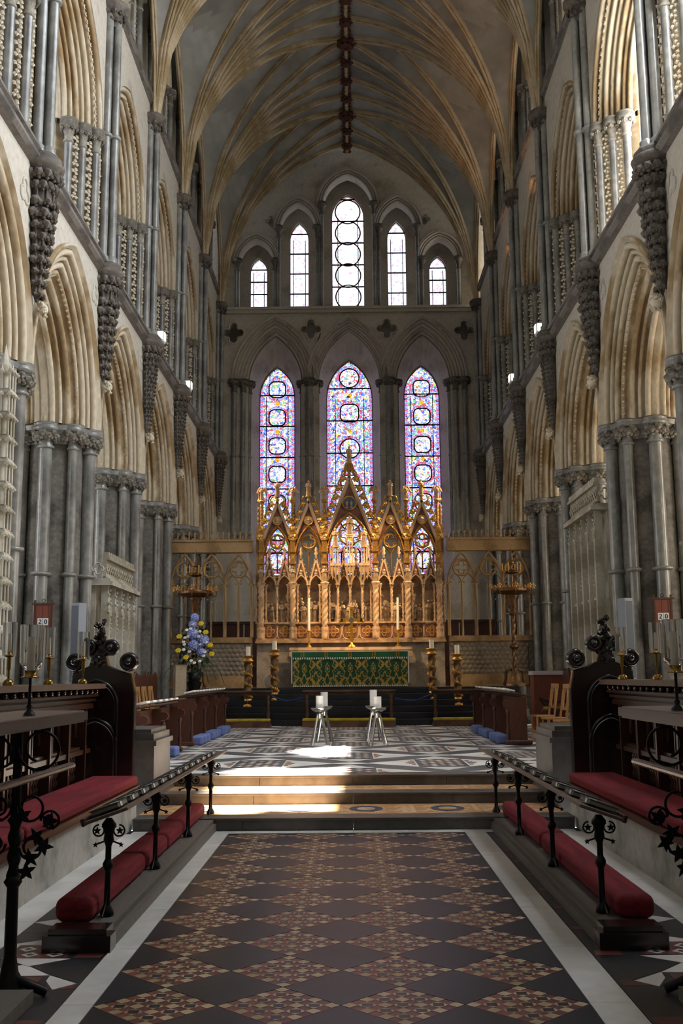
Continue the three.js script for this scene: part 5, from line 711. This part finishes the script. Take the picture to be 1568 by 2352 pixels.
// ---------------------------------------------------------------- presbytery furniture
function readingDesk(label, x, d0, d1, s, n, tall = 0.93) {                              // long desk with scroll-bracket supports, sloping top towards the sitters
  const o = thing('reading_desk', label, 'desk', x, PFL, 0, 0, 'long oak reading desks in the presbytery'), L = d1 - d0;
  const top = part('top', uvb(rbox(0.42, 0.035, L, 0.01)), M.brownWood, o); top.position.set(-s * -0.06, 0.98, -(d0 + d1) / 2); top.rotation.z = -s * 0.22;
  part('apron', uvb(bx(-0.02, 0.02, 0.66, 0.93, -d1, -d0)), M.brownWood, o);
  for (let i = 0; i < n; i++) { const z = -(d0 + L * (i + 0.02) / (n - 0.96)), u = sub('support', o, 0, 0, z); part('upright', uvb(bx(-0.16, 0.16, 0.06, 0.93, -0.03, 0.03)), M.brownWood, u); part('foot', uvb(mg(rbox(0.5, 0.09, 0.12, 0.03, 0, 0.05, 0))), M.brownWood, u); part('turned_post', lathe([[0.03, 0.09], [0.025, 0.2], [0.04, 0.24], [0.022, 0.32], [0.022, 0.6], [0.04, 0.66], [0.022, 0.7]], 8).translate(-s * 0.19, 0, 0), M.brownWood, u); part('scroll', mg(cyl(0.075, 0.075, 0.07, 0, -0.035, 0, 14).rotateX(PI / 2).translate(-s * 0.2, 0.8, 0)), M.brownWood, u); }
  o.scale.y = tall; return o;
}
readingDesk('long oak reading desk beside the flower stand with white books along its top', -3.2, 19.6, 24.8, -1, 4); readingDesk('shorter oak reading desk by the presbytery steps, before the light chairs', -3.2, 15.0, 18.3, -1, 3, 0.83); readingDesk('long oak reading desk before the light wooden chairs on the south side', 3.05, 19.3, 24.7, 1, 4);
const serviceBook = (label, x, y, d, s, grp) => { const o = thing('service_book', label, 'book', x, y, -d, 0, grp); o.rotation.z = -s * 0.22; part('cover', rbox(0.2, 0.03, 0.26, 0.004, 0, 0.016, 0), M.linen, o); part('spine', box(0.004, 0.028, 0.26, -s * -0.1, 0.016, 0), M.page, o); };
for (let i = 0; i < 12; i++) serviceBook('white service book on the long desk beside the flower stand', -3.2 + 0.12, PFL + 0.98, 19.8 + i * 0.42, -1, 'white books on the desk by the flowers');
for (let i = 0; i < 6; i++) serviceBook('white service book on the short desk before the light chairs', -3.2 + 0.12, PFL + 0.88, 15.3 + i * 0.5, -1, 'white books on the short desk');
for (let i = 0; i < 8; i++) serviceBook('white service book on the long south reading desk', 3.05 - 0.12, PFL + 0.98, 19.6 + i * 0.62, 1, 'white books on the south desk');
const kneelG = rbox(0.24, 0.16, 0.4, 0.04, 0, 0.08, 0, 3);
for (let i = 0; i < 9; i++) one('hassock', kneelG, M.blueKneel, 'blue patterned hassock under the long desk beside the flower stand', 'hassock', -2.97, PFL, -(20.05 + Math.floor(i / 3) * 1.7 + (i % 3) * 0.45), 0, 'blue hassocks under the north desk'); for (let i = 0; i < 3; i++) one('hassock', kneelG, M.blueKneel, 'blue patterned hassock under the short desk', 'hassock', -2.97, PFL, -(15.5 + i * 0.45 + (i > 1 ? 0.75 : 0)), 0, 'blue hassocks under the short desk'); for (let i = 0; i < 8; i++) one('hassock', kneelG, M.blueKneel, 'blue patterned hassock under the long south desk', 'hassock', 2.82, PFL, -(19.8 + Math.floor(i / 3) * 1.76 + (i % 3) * 0.45), 0, 'blue hassocks under the south desk');
// light wooden chairs
function chair(label, x, d, turn, group) {
  const o = thing('chapel_chair', label, 'chair', x, PFL, -d, turn, group); part('seat', uvb(rbox(0.4, 0.03, 0.38, 0.008, 0, 0.45, 0)), M.pine, o);
  for (const [a, b] of [[-1, 1], [1, 1]]) part('leg', bar([a * 0.17, 0, b * 0.16], [a * 0.17, 0.44, b * 0.16], 0.032, 0.032, V(0, 0, 1)), M.pine, o);
  for (const a of [-1, 1]) part('leg', mg(bar([a * 0.18, 0, -0.19], [a * 0.18, 0.46, -0.17], 0.034, 0.034, V(0, 0, 1)), bar([a * 0.18, 0.46, -0.17], [a * 0.18, 0.98, -0.26], 0.034, 0.03, V(0, 0, 1))), M.pine, o);
  part('top_rail', uvb(rbox(0.42, 0.08, 0.03, 0.01, 0, 0.96, -0.255)), M.pine, o); part('lower_rail', box(0.36, 0.04, 0.022, 0, 0.6, -0.195), M.pine, o); for (const a of [-0.07, 0.07]) part('slat', tube([[a, 0.6, -0.195], [a * 1.5, 0.75, -0.22], [a * 0.8, 0.94, -0.25]], 0.015, 5, 8), M.pine, o); o.scale.y = 1.1; part('stretcher', mg(box(0.34, 0.02, 0.02, 0, 0.2, 0.16), box(0.02, 0.02, 0.34, 0.17, 0.16, 0), box(0.02, 0.02, 0.34, -0.17, 0.16, 0)), M.pine, o); return o;
}
for (let i = 0; i < 8; i++) chair('light wooden chair in the row behind the short desk', -3.95, 17.0 + i * 0.67, PI / 2, 'light chairs behind the short desk');
for (let i = 0; i < 4; i++) chair('light wooden chair in the front row behind the long south desk', 3.62, 16.6 + i * 1.12, -PI / 2 + 0.1, 'light chairs behind the south desk'); for (let i = 0; i < 3; i++) chair('light wooden chair in the back row by the south pier', 4.3, 17.0 + i * 1.12, -PI / 2 + 0.1, 'light chairs by the south pier');
// pillar candle stands
function candleStand(label, x, d, tall = 0.27) { const o = thing('candle_stand', label, 'candle stand', x, PFL, -d, 0, 'metal tripod candle stands'); for (let i = 0; i < 4; i++) { const a = i * PI / 2 + 0.6; part('leg', bar([Math.cos(a) * 0.05, 0.56, Math.sin(a) * 0.05], [Math.cos(a) * 0.21, 0, Math.sin(a) * 0.21], 0.024, 0.024), M.silver, o); } part('hub', mg(cyl(0.06, 0.07, 0.08, 0, 0.5, 0, 10), cyl(0.03, 0.03, 0.1, 0, 0.55, 0, 10)), M.silver, o); part('bowl', lathe([[0.0, 0.6], [0.08, 0.61], [0.15, 0.65], [0.17, 0.69], [0.16, 0.69], [0.1, 0.65], [0, 0.64]], 20), M.silver, o); part('candle', mg(cyl(0.072, 0.072, tall, 0, 0.64, 0, 18)), M.waxWhite, o); part('wick', cyl(0.004, 0.003, 0.02, 0, 0.64 + tall, 0, 5), ironM, o); }
candleStand('front metal tripod stand with thick white candle, north of the middle', -0.61, 19.6); candleStand('front metal tripod stand with thick white candle, south of the middle', 0.47, 19.5, 0.25); candleStand('rear metal tripod stand with thick white candle, north of the middle', -0.56, 20.9, 0.32); candleStand('rear metal tripod stand with thick white candle, south of the middle', 0.42, 20.8, 0.36);
// flower stand
{ const o = thing('flower_arrangement', 'tall flower arrangement of blue hydrangeas, yellow and white blooms on a dark iron stand', 'flowers', -3.98, PFL, -26.2), r = RNG(91);
  part('stand', mg(lathe([[0.3, 0], [0.28, 0.06], [0.1, 0.2], [0.06, 0.5], [0.1, 0.8], [0.2, 1.15], [0.14, 1.2], [0.26, 1.4], [0, 1.42]], 12)), ironM, o);
  M.hyd = std({ map: mottle(71, 0x98a4e2, 0xc2cbf6, 20, 4), roughness: 0.85 }); M.yel = std({ color: 0xe3c422, roughness: 0.7 }); M.whi = std({ color: 0xeeeee6, roughness: 0.7 }); M.grn = std({ color: 0x2c4426, roughness: 0.8, side: THREE.DoubleSide });
  for (const [x, y, q] of [[0.02, 2.78, 0.1], [-0.03, 2.6, 0.1], [-0.02, 2.36, 0.14], [0.24, 2.2, 0.14], [0.0, 2.08, 0.14], [0.2, 1.9, 0.11]]) { const L = []; for (let i = 0; i < 46; i++) { const a = Math.acos(1 - 2 * (i + 0.5) / 46), b = i * 2.39996; L.push(new THREE.OctahedronGeometry(q * 0.24).scale(1, 1, 0.6).lookAt(V(Math.sin(a) * Math.cos(b), Math.cos(a), Math.sin(a) * Math.sin(b))).translate(Math.sin(a) * Math.cos(b) * q, Math.cos(a) * q, Math.sin(a) * Math.sin(b) * q)); } const h = part('hydrangea', mg(ball(q * 0.9, 0, 0, 0, 8, 6), L), M.hyd, o); h.position.set(x, y, 0.12); }
  const bloom = (m, n, x, y, z, k) => { const g = mg(...[...Array(6)].map((_, i) => ico(k * 0.5).scale(1, 0.5, 1).translate(Math.cos(i * 1.05) * k * 0.6, 0, Math.sin(i * 1.05) * k * 0.6)), ico(k * 0.5)).rotateX(0.9); const b = part(n, g, m, o); b.position.set(x, y, z); };
  for (const [x, y] of [[0.18, 2.62], [0.3, 2.4], [-0.36, 2.3], [-0.38, 1.95], [0.42, 2.08], [0.46, 1.86], [-0.18, 1.78]]) bloom(M.yel, 'yellow_bloom', x, y, 0.16, 0.075);
  for (let i = 0; i < 20; i++) { const a = i * 2.4, q = 0.16 + r() * 0.24; bloom(M.whi, 'white_bloom', Math.cos(a) * q, 2.15 + Math.sin(a) * q * 1.3, 0.2, 0.045); }
  const lf = []; for (let i = 0; i < 220; i++) { const a = r() * TAU, q = Math.sqrt(r()) * 0.42, g = new THREE.CircleGeometry(0.075, 6).scale(0.55, 1, 1).rotateX(r() * 3).rotateY(r() * 6).translate(Math.cos(a) * q, 2.1 + Math.sin(a) * q * 1.5 - (i % 3) * 0.12, (r() - 0.5) * 0.25); lf.push(g); } part('foliage', mg(lf), M.grn, o, 'stuff');
  const tr = []; for (let i = 0; i < 9; i++) { const x = (i - 4) * 0.09; tr.push(tube([[x, 1.7, 0.1], [x * 1.8, 1.45, 0.18], [x * 2.2, 1.1 + r() * 0.2, 0.2]], 0.008, 4, 6)); } part('trailing_stems', mg(tr), M.grn, o, 'stuff'); }
// gilded candelabra either side
M.bronze = std({ map: mottle(76, 0x7a5530, 0x4c3520, 18, 2), roughness: 0.35, metalness: 0.6 });
function candelabrum(label, x) { const o = thing('candelabrum', label, 'candelabrum', x, SAN, -29.1, 0, 'tall gilded candelabra');
  part('foot', mg(lathe([[0.3, 0], [0.28, 0.08], [0.16, 0.12], [0.12, 0.3], [0.08, 0.5]], 6), ...[0, 1, 2].map((i) => tube([[0.1, 0.45, 0], [0.26, 0.42, 0], [0.28, 0.2, 0], [0.34, 0.03, 0]], 0.04, 6, 12).rotateY(i * TAU / 3 + 0.5))), M.giltDark, o); part('stem', mg(twist(0.055, 1.5, 0.5, 3, 5, 12, 50), lathe([[0.06, 1.0], [0.13, 1.06], [0.13, 1.12], [0.06, 1.18]], 10), lathe([[0.06, 1.95], [0.12, 2.05], [0.08, 2.12], [0.14, 2.2], [0.1, 2.3], [0.2, 2.5], [0.16, 2.54]], 12)), M.bronze, o);
  part('crown', mg(lathe([[0.2, 2.54], [0.46, 2.6], [0.48, 2.64], [0.48, 2.72], [0.45, 2.73]], 24)), M.bronze, o); const L = []; for (let i = 0; i < 24; i++) { const a = i * TAU / 24; L.push(new THREE.ConeGeometry(0.03, 0.1, 4).translate(Math.cos(a) * 0.46, 2.77, Math.sin(a) * 0.46)); } part('cresting', mg(L), M.gilt, o, 'stuff');
  part('upper_stem', mg(twist(0.035, 0.8, 2.6, 2, 4, 8, 30), lathe([[0.05, 3.12], [0.17, 3.16], [0.17, 3.22], [0.05, 3.26]], 14), lathe([[0.03, 3.4], [0.1, 3.45], [0.03, 3.5], [0.06, 3.56], [0.02, 3.7], [0, 3.95]], 10)), M.bronze, o);
  for (let i = 0; i < 8; i++) { const a = i * PI / 4, b = sub('branch', o, Math.cos(a) * 0.46, 2.6, Math.sin(a) * 0.46); part('arm', tube([[0, 0.05, 0], [Math.cos(a) * 0.12, -0.05, Math.sin(a) * 0.12], [Math.cos(a) * 0.14, 0.12, Math.sin(a) * 0.14]], 0.014, 5, 10), M.bronze, b); part('socket', mg(lathe([[0.02, 0.1], [0.05, 0.14], [0.02, 0.17], [0.02, 0.26], [0, 0.27]], 8), ico(0.025, 0.05, 0.2, 0), ico(0.025, -0.05, 0.2, 0), ico(0.025, 0, 0.22, 0.05)).translate(Math.cos(a) * 0.14, 0, Math.sin(a) * 0.14), M.gilt, b); part('drop', new THREE.OctahedronGeometry(0.025).scale(0.7, 1.6, 0.7).translate(Math.cos(a) * 0.12, -0.14, Math.sin(a) * 0.12), M.silver, b); }
  for (let i = 0; i < 6; i++) { const a = i * TAU / 6; part('upper_socket', mg(tube([[Math.cos(a) * 0.1, 3.2, Math.sin(a) * 0.1], [Math.cos(a) * 0.24, 3.18, Math.sin(a) * 0.24], [Math.cos(a) * 0.26, 3.34, Math.sin(a) * 0.26]], 0.012, 5, 8), cyl(0.018, 0.018, 0.12, Math.cos(a) * 0.26, 3.32, Math.sin(a) * 0.26, 6)), M.gilt, o); } }
candelabrum('tall gilded candelabrum rising behind the flower arrangement', -4.42); candelabrum('tall gilded candelabrum standing clear before the south screen', 4.55);
// pale box pedestal, dark folding chairs, side table
{ const o = thing('wooden_pedestal', 'plain pale wooden pedestal box by the north pier', 'pedestal', -4.02, PFL, -24.3, 0.35); part('body', uvb(rbox(0.26, 1.55, 0.26, 0.01, 0, 0.775, 0)), std({ map: mottle(72, 0xb5a184, 0x9c8868, 8, 1), roughness: 0.6 }), o); part('top', box(0.28, 0.02, 0.28, 0, 1.56, 0), M.tan, o); }
function armchair(label, x, d, turn) { const o = thing('carved_chair', label, 'chair', x, PFL, -d, turn, 'dark carved chairs'); part('seat', rbox(0.6, 0.06, 0.55, 0.02, 0, 0.48, 0), M.brownWood, o); part('cushion', rbox(0.5, 0.06, 0.48, 0.025, 0, 0.54, 0), M.yellow, o); part('backrest', uvb(ext(shapeOf([[-0.3, 0], [-0.3, 0.75], [-0.2, 0.9], [0, 0.8], [0.2, 0.9], [0.3, 0.75], [0.3, 0]]), 0.05, 0.01)).translate(0, 0.5, -0.3), M.brownWood, o); for (const a of [-1, 1]) { part('side', mg(tube([[a * 0.28, 0, 0.25], [a * 0.28, 0.3, -0.05], [a * 0.28, 0.7, 0.28]], 0.04, 6, 12), tube([[a * 0.28, 0, -0.27], [a * 0.28, 0.3, 0.0], [a * 0.28, 0.75, -0.28]], 0.04, 6, 12)), M.brownWood, o); part('arm', tube([[a * 0.3, 0.75, -0.28], [a * 0.32, 0.7, 0], [a * 0.3, 0.74, 0.3]], 0.04, 6, 10), M.brownWood, o); } }
armchair('dark carved folding armchair by the white tomb', -4.82, 24.75, PI / 2 - 0.4); armchair('second dark carved folding armchair beside the pale pedestal', -4.7, 25.75, PI / 2 - 0.2); armchair('dark carved armchair beside the small cloth covered table', 4.5, 23.2, -PI / 2);
{ const o = thing('side_table', 'small dark table covered with a pale pink cloth by the south pier', 'table', 4.55, PFL, -24.4); part('body', uvb(bx(-0.35, 0.35, 0, 1.3, -0.25, 0.25)), M.board, o); part('cloth', rbox(0.76, 0.1, 0.56, 0.02, 0, 1.31, 0), std({ color: 0xcdbcc0, roughness: 0.85 }), o); }
{ const o = thing('microphone_stand', 'thin black microphone stand before the south screen dado', 'stand', 4.9, SAN, -28.8); part('pole', cyl(0.018, 0.018, 1.05, 0, 0, 0, 8), ironM, o); part('foot', cyl(0.12, 0.11, 0.03, 0, 0, 0, 14), ironM, o); part('head', mg(box(0.03, 0.04, 0.14, 0, 1.05, 0.03)), ironM, o); }
// number boards and loudspeakers on the piers
const { FontLoader } = await import('three/addons/loaders/FontLoader.js'); const { TextGeometry } = await import('three/addons/geometries/TextGeometry.js');
const font = await new FontLoader().loadAsync('fonts/droid/droid_sans_bold.typeface.json'), digitM = std({ color: 0x141414, roughness: 0.7 });
for (const s of [-1, 1]) {
  const W = SIDEWORD(s), o = thing('number_board', `red brown wooden hymn board showing 20 hung on the ${W} pier`, 'sign', s < 0 ? -5.87 : 5.9, 2.42, -19.6, 0); part('panel', uvb(box(0.3, 0.66, 0.025, 0, 0.32, 0)), M.board, o); part('frame', mg(box(0.035, 0.78, 0.03, -0.16, 0.34, 0.008), box(0.035, 0.78, 0.03, 0.16, 0.34, 0.008), box(0.44, 0.035, 0.03, 0, 0.66, 0.012)), M.brownWood, o); part('hook', ring(0.03, 0.006).translate(0, 0.72, 0), ironM, o); for (const q of [-0.05, 0.25]) part('groove', box(0.004, 0.24, 0.004, q * 0.4, 0.5, 0.014), M.brownWood, o);
  ['2', '0'].forEach((t, i) => { const c = sub('number_card', o, -0.052 + i * 0.108, 0.32, 0.015); part('card', box(0.1, 0.135, 0.004), M.label, c); const g = new TextGeometry(t, { font, size: 0.085, depth: 0.002, curveSegments: 4 }); g.computeBoundingBox(); g.translate(-(g.boundingBox.max.x + g.boundingBox.min.x) / 2, -0.042, 0.003); part('digit', g, digitM, c); });
  const b = thing('column_speaker', `slim grey loudspeaker column fixed beside the ${W} pier`, 'loudspeaker', s * 5.06, 0, -19.1, s * 0.5); part('cabinet', rbox(0.2, 1.5, 0.2, 0.008, 0, 2.3, 0), M.greyBox, b); part('grille', box(0.16, 1.4, 0.004, 0, 2.3, 0.101), std({ color: 0x5b6068, roughness: 0.7 }), b); part('stand', box(0.12, 1.3, 0.12, 0, PFL + 0.6, 0), M.greyBox, b);
}
// --- tombs in the arcade
M.tomb = std({ map: mottle(73, 0xc2bcab, 0xa29a86, 10, 0.8), roughness: 0.85 });
function tomb(label, s, d0, d1, top, xf) {                              // canopied tomb between two piers: front face towards the nave
  const L = d1 - d0, o = thing('canopied_tomb', label, 'tomb', s * xf, PFL, -(d0 + d1) / 2, -s * PI / 2), H = top - PFL; // local x along the wall, local z towards the nave
  part('body', uvb(bx(-L / 2, L / 2, 0, H - 0.75, -0.9, -0.24)), M.tomb, o); part('plinth', uvb(bx(-L / 2 - 0.04, L / 2 + 0.04, 0, 0.3, -0.94, 0.04)), M.tomb, o);
  part('cornice', uvb(mg(bx(-L / 2 - 0.12, L / 2 + 0.12, H - 0.75, H - 0.66, -1, 0.14), bx(-L / 2 - 0.06, L / 2 + 0.06, H - 0.66, H - 0.6, -0.96, 0.08))), M.tomb, o); part('parapet', uvb(mg(bx(-L / 2, L / 2, H - 0.6, H - 0.56, -0.1, 0.02), bx(-L / 2, L / 2, H - 0.2, H - 0.14, -0.1, 0.04), bx(-L / 2, L / 2, H - 0.58, H - 0.2, -0.1, -0.03))), M.tomb, o);
  const n = Math.floor(L / 0.2); for (let i = 0; i < n; i++) { const x = -L / 2 + L * (i + 0.5) / n; const q = part('quatrefoil', mg(quatTube(0.085, 0.014)), M.tomb, o); q.position.set(x, H - 0.39, -0.015); if (i % 1 === 0) part('merlon', uvb(box(L / n * 0.6, 0.11, 0.1, x, H - 0.085, -0.04)), M.tomb, o); }
  const west = -s * -1; for (let i = 0; i < 4; i++) { const q = part('end_quatrefoil', mg(quatTube(0.12, 0.018)).rotateY(PI / 2), M.tomb, o); q.position.set(s * (L / 2 + 0.01) * 1, H - 0.39, -0.2 - i * 0.24); }
  const nb = Math.max(3, Math.round(L / 0.75)); for (let i = 0; i <= nb; i++) { const x = -L / 2 + 0.06 + (L - 0.12) * i / nb; part('buttress', uvb(mg(bx(x - 0.06, x + 0.06, 0.3, H - 1.35, -0.12, 0.06), bx(x - 0.04, x + 0.04, H - 1.35, H - 0.75, -0.12, 0.03))), M.tomb, o); part('pinnacle', mg(...[...Array(6)].map((_, k) => foliageLeaf(0.05).translate(x + (k % 2 ? 0.04 : -0.04), H - 1.3 + k * 0.09, 0.05)), new THREE.ConeGeometry(0.05, 0.6, 4).translate(x, H - 1.05, 0.03)), M.tomb, o); if (i === nb) continue; const xc = x + (L - 0.12) / nb / 2, hw = (L - 0.12) / nb / 2 - 0.06;
    part('ogee', mg(archSweep([[0.03, 0.04], [0.015, 0.06], [0, 0.02]], hw * 0.8, hw * 1.5, 0, 8), ...[0, 1, 2, 3].flatMap((k) => [-1, 1].map((q) => foliageLeaf(0.055).translate(q * hw * (0.8 - k * 0.2), hw * (0.45 + k * 0.36), 0.05)))).translate(xc, H * 0.56, -0.08), M.tomb, o); part('shield', uvb(ext(shapeOf([[-0.07, 0.16], [0.07, 0.16], [0.07, 0.04], [0, -0.06], [-0.07, 0.04]]), 0.04)).translate(xc, H - 1.05, -0.1), M.tomb, o); part('panel_rib', uvb(mg(bx(xc - 0.02, xc + 0.02, 1.0, H - 0.8, -0.12, -0.05), bx(xc - hw, xc + hw, H * 0.52, H * 0.52 + 0.06, -0.12, -0.02))), M.tomb, o); part('arch', archSweep([[0.04, 0.03], [0.02, 0.06], [0, 0.02], [0, -0.06]], hw * 0.85, hw * 1.6, 0.9, 8).translate(xc, H * 0.3, -0.1), M.tomb, o); for (const q of [-1, 1]) part('canopy_arch', mg(archSweep([[0.03, 0.03], [0, 0.02], [0, -0.03]], hw * 0.42, hw * 0.9, 0, 6), foliageLeaf(0.06).translate(0, hw, 0.03)).translate(xc + q * hw * 0.5, H - 1.35, -0.06), M.tomb, o); }
  return o;
}
tomb('white stone canopied tomb with pierced parapet between the north piers', -1, 21.62, 24.25, 4.35, 5.15); const t2 = tomb('tall grey stone canopied tomb with carved panels between the south piers', 1, 21.55, 24.2, 5.85, 5.2);
// carved stone canopy at the western pier on the north side
{ const o = thing('stall_canopy', 'tall white carved stone canopy with stacked pinnacles against the north pier', 'canopy', -5.3, PFL, -15.25); part('shaft', uvb(cyl(0.09, 0.07, 6.0, 0, 0, 0, 8)), M.tomb, o); let y = 0.9, w = 0.36; for (let i = 0; i < 14; i++) { const L = [bx(-w / 2, w / 2, y, y + 0.04, -w / 2, w / 2), bx(-w * 0.42, w * 0.42, y + 0.04, y + 0.07, -w * 0.42, w * 0.42)]; for (const a of [-1, 0, 1]) for (const b of [-1, 0, 1]) { if (!a && !b) continue; L.push(cyl(0.022, 0.018, 0.3, a * w * 0.42, y + 0.06, b * w * 0.42, 5), foliageLeaf(0.075).translate(a * w * 0.48, y + 0.34, b * w * 0.48), new THREE.ConeGeometry(0.03, 0.16, 4).translate(a * w * 0.42, y + 0.4, b * w * 0.42)); } part('tier', uvb(mg(L)), M.tomb, o); y += 0.36; w *= 0.985; } part('pinnacle', mg(new THREE.ConeGeometry(0.13, 0.5, 6).translate(0, y + 0.2, 0)), M.tomb, o); }
// dark oak panelling of the retrochoir seen through the screens
{ const o = struct('trim_1', 'dark oak panelling of the chapels behind the screens', 0, 0, -36, 'panelling'); for (let x = -5; x < 5; x += 0.625) part('panel', uvb(bx(x + 0.02, x + 0.605, 0.4, 3.5, -0.05, 0)), M.brownWood, o); part('rail', uvb(mg(bx(-5, 5, 3.5, 3.6, -0.1, 0.06), bx(-5, 5, 1.9, 2.0, -0.06, 0.03))), M.stall, o); }
// --- floodlights on the gallery sill
M.lampWhite = std({ color: 0xdfe4ea, roughness: 0.4 }); const lampGlow = std({ color: 0xffffff, emissive: 0xfff2dc, emissiveIntensity: 3 });
for (const [s, d, w] of [[-1, 26.1, 'north wall, nearer the choir'], [-1, 30.7, 'north wall, nearer the east window'], [1, 25.8, 'south wall, nearer the choir'], [1, 30.3, 'south wall, nearer the east window']]) {
  const o = thing('floodlight', `small white floodlight on the gallery sill of the ${w}`, 'floodlight', s * 5.0, SILL + 0.2, -d, 0, 'floodlights on the gallery sills'); part('housing', mg(rbox(0.26, 0.3, 0.3, 0.04, 0, 0.22, 0), cyl(0.03, 0.03, 0.1, 0, 0, 0, 8)), M.lampWhite, o); part('lamp_glass', mg(rbox(0.2, 0.2, 0.02, 0.008, -s * 0.0, 0.24, 0.155), rbox(0.02, 0.2, 0.2, 0.008, -s * 0.135, 0.24, 0)), lampGlow, o);
  if (s > 0) { const u = new THREE.SpotLight(new THREE.Color().setRGB(1, 0.5, 0.22), 45, 0, 0.24, 0.8, 2); u.name = 'floodlight_uplight'; u.position.set(4.7, SILL + 0.75, -d + 0.2); u.target.position.set(4.45, 20, -d - 2.6); u.castShadow = true; u.shadow.radius = 3; scene.add(u, u.target); }
  const l = new THREE.SpotLight(new THREE.Color().setRGB(1, 0.72, 0.4), LAMP_POWER, 0, 0.22, 0.6, 2); l.name = 'floodlight_beam'; l.position.set(s * 4.8, SILL + 0.4, -d + 0.2); l.target.position.set(0, 4.0, -30); l.castShadow = true; l.shadow.radius = 4; scene.add(l, l.target);
}
renderer.render(scene, camera);
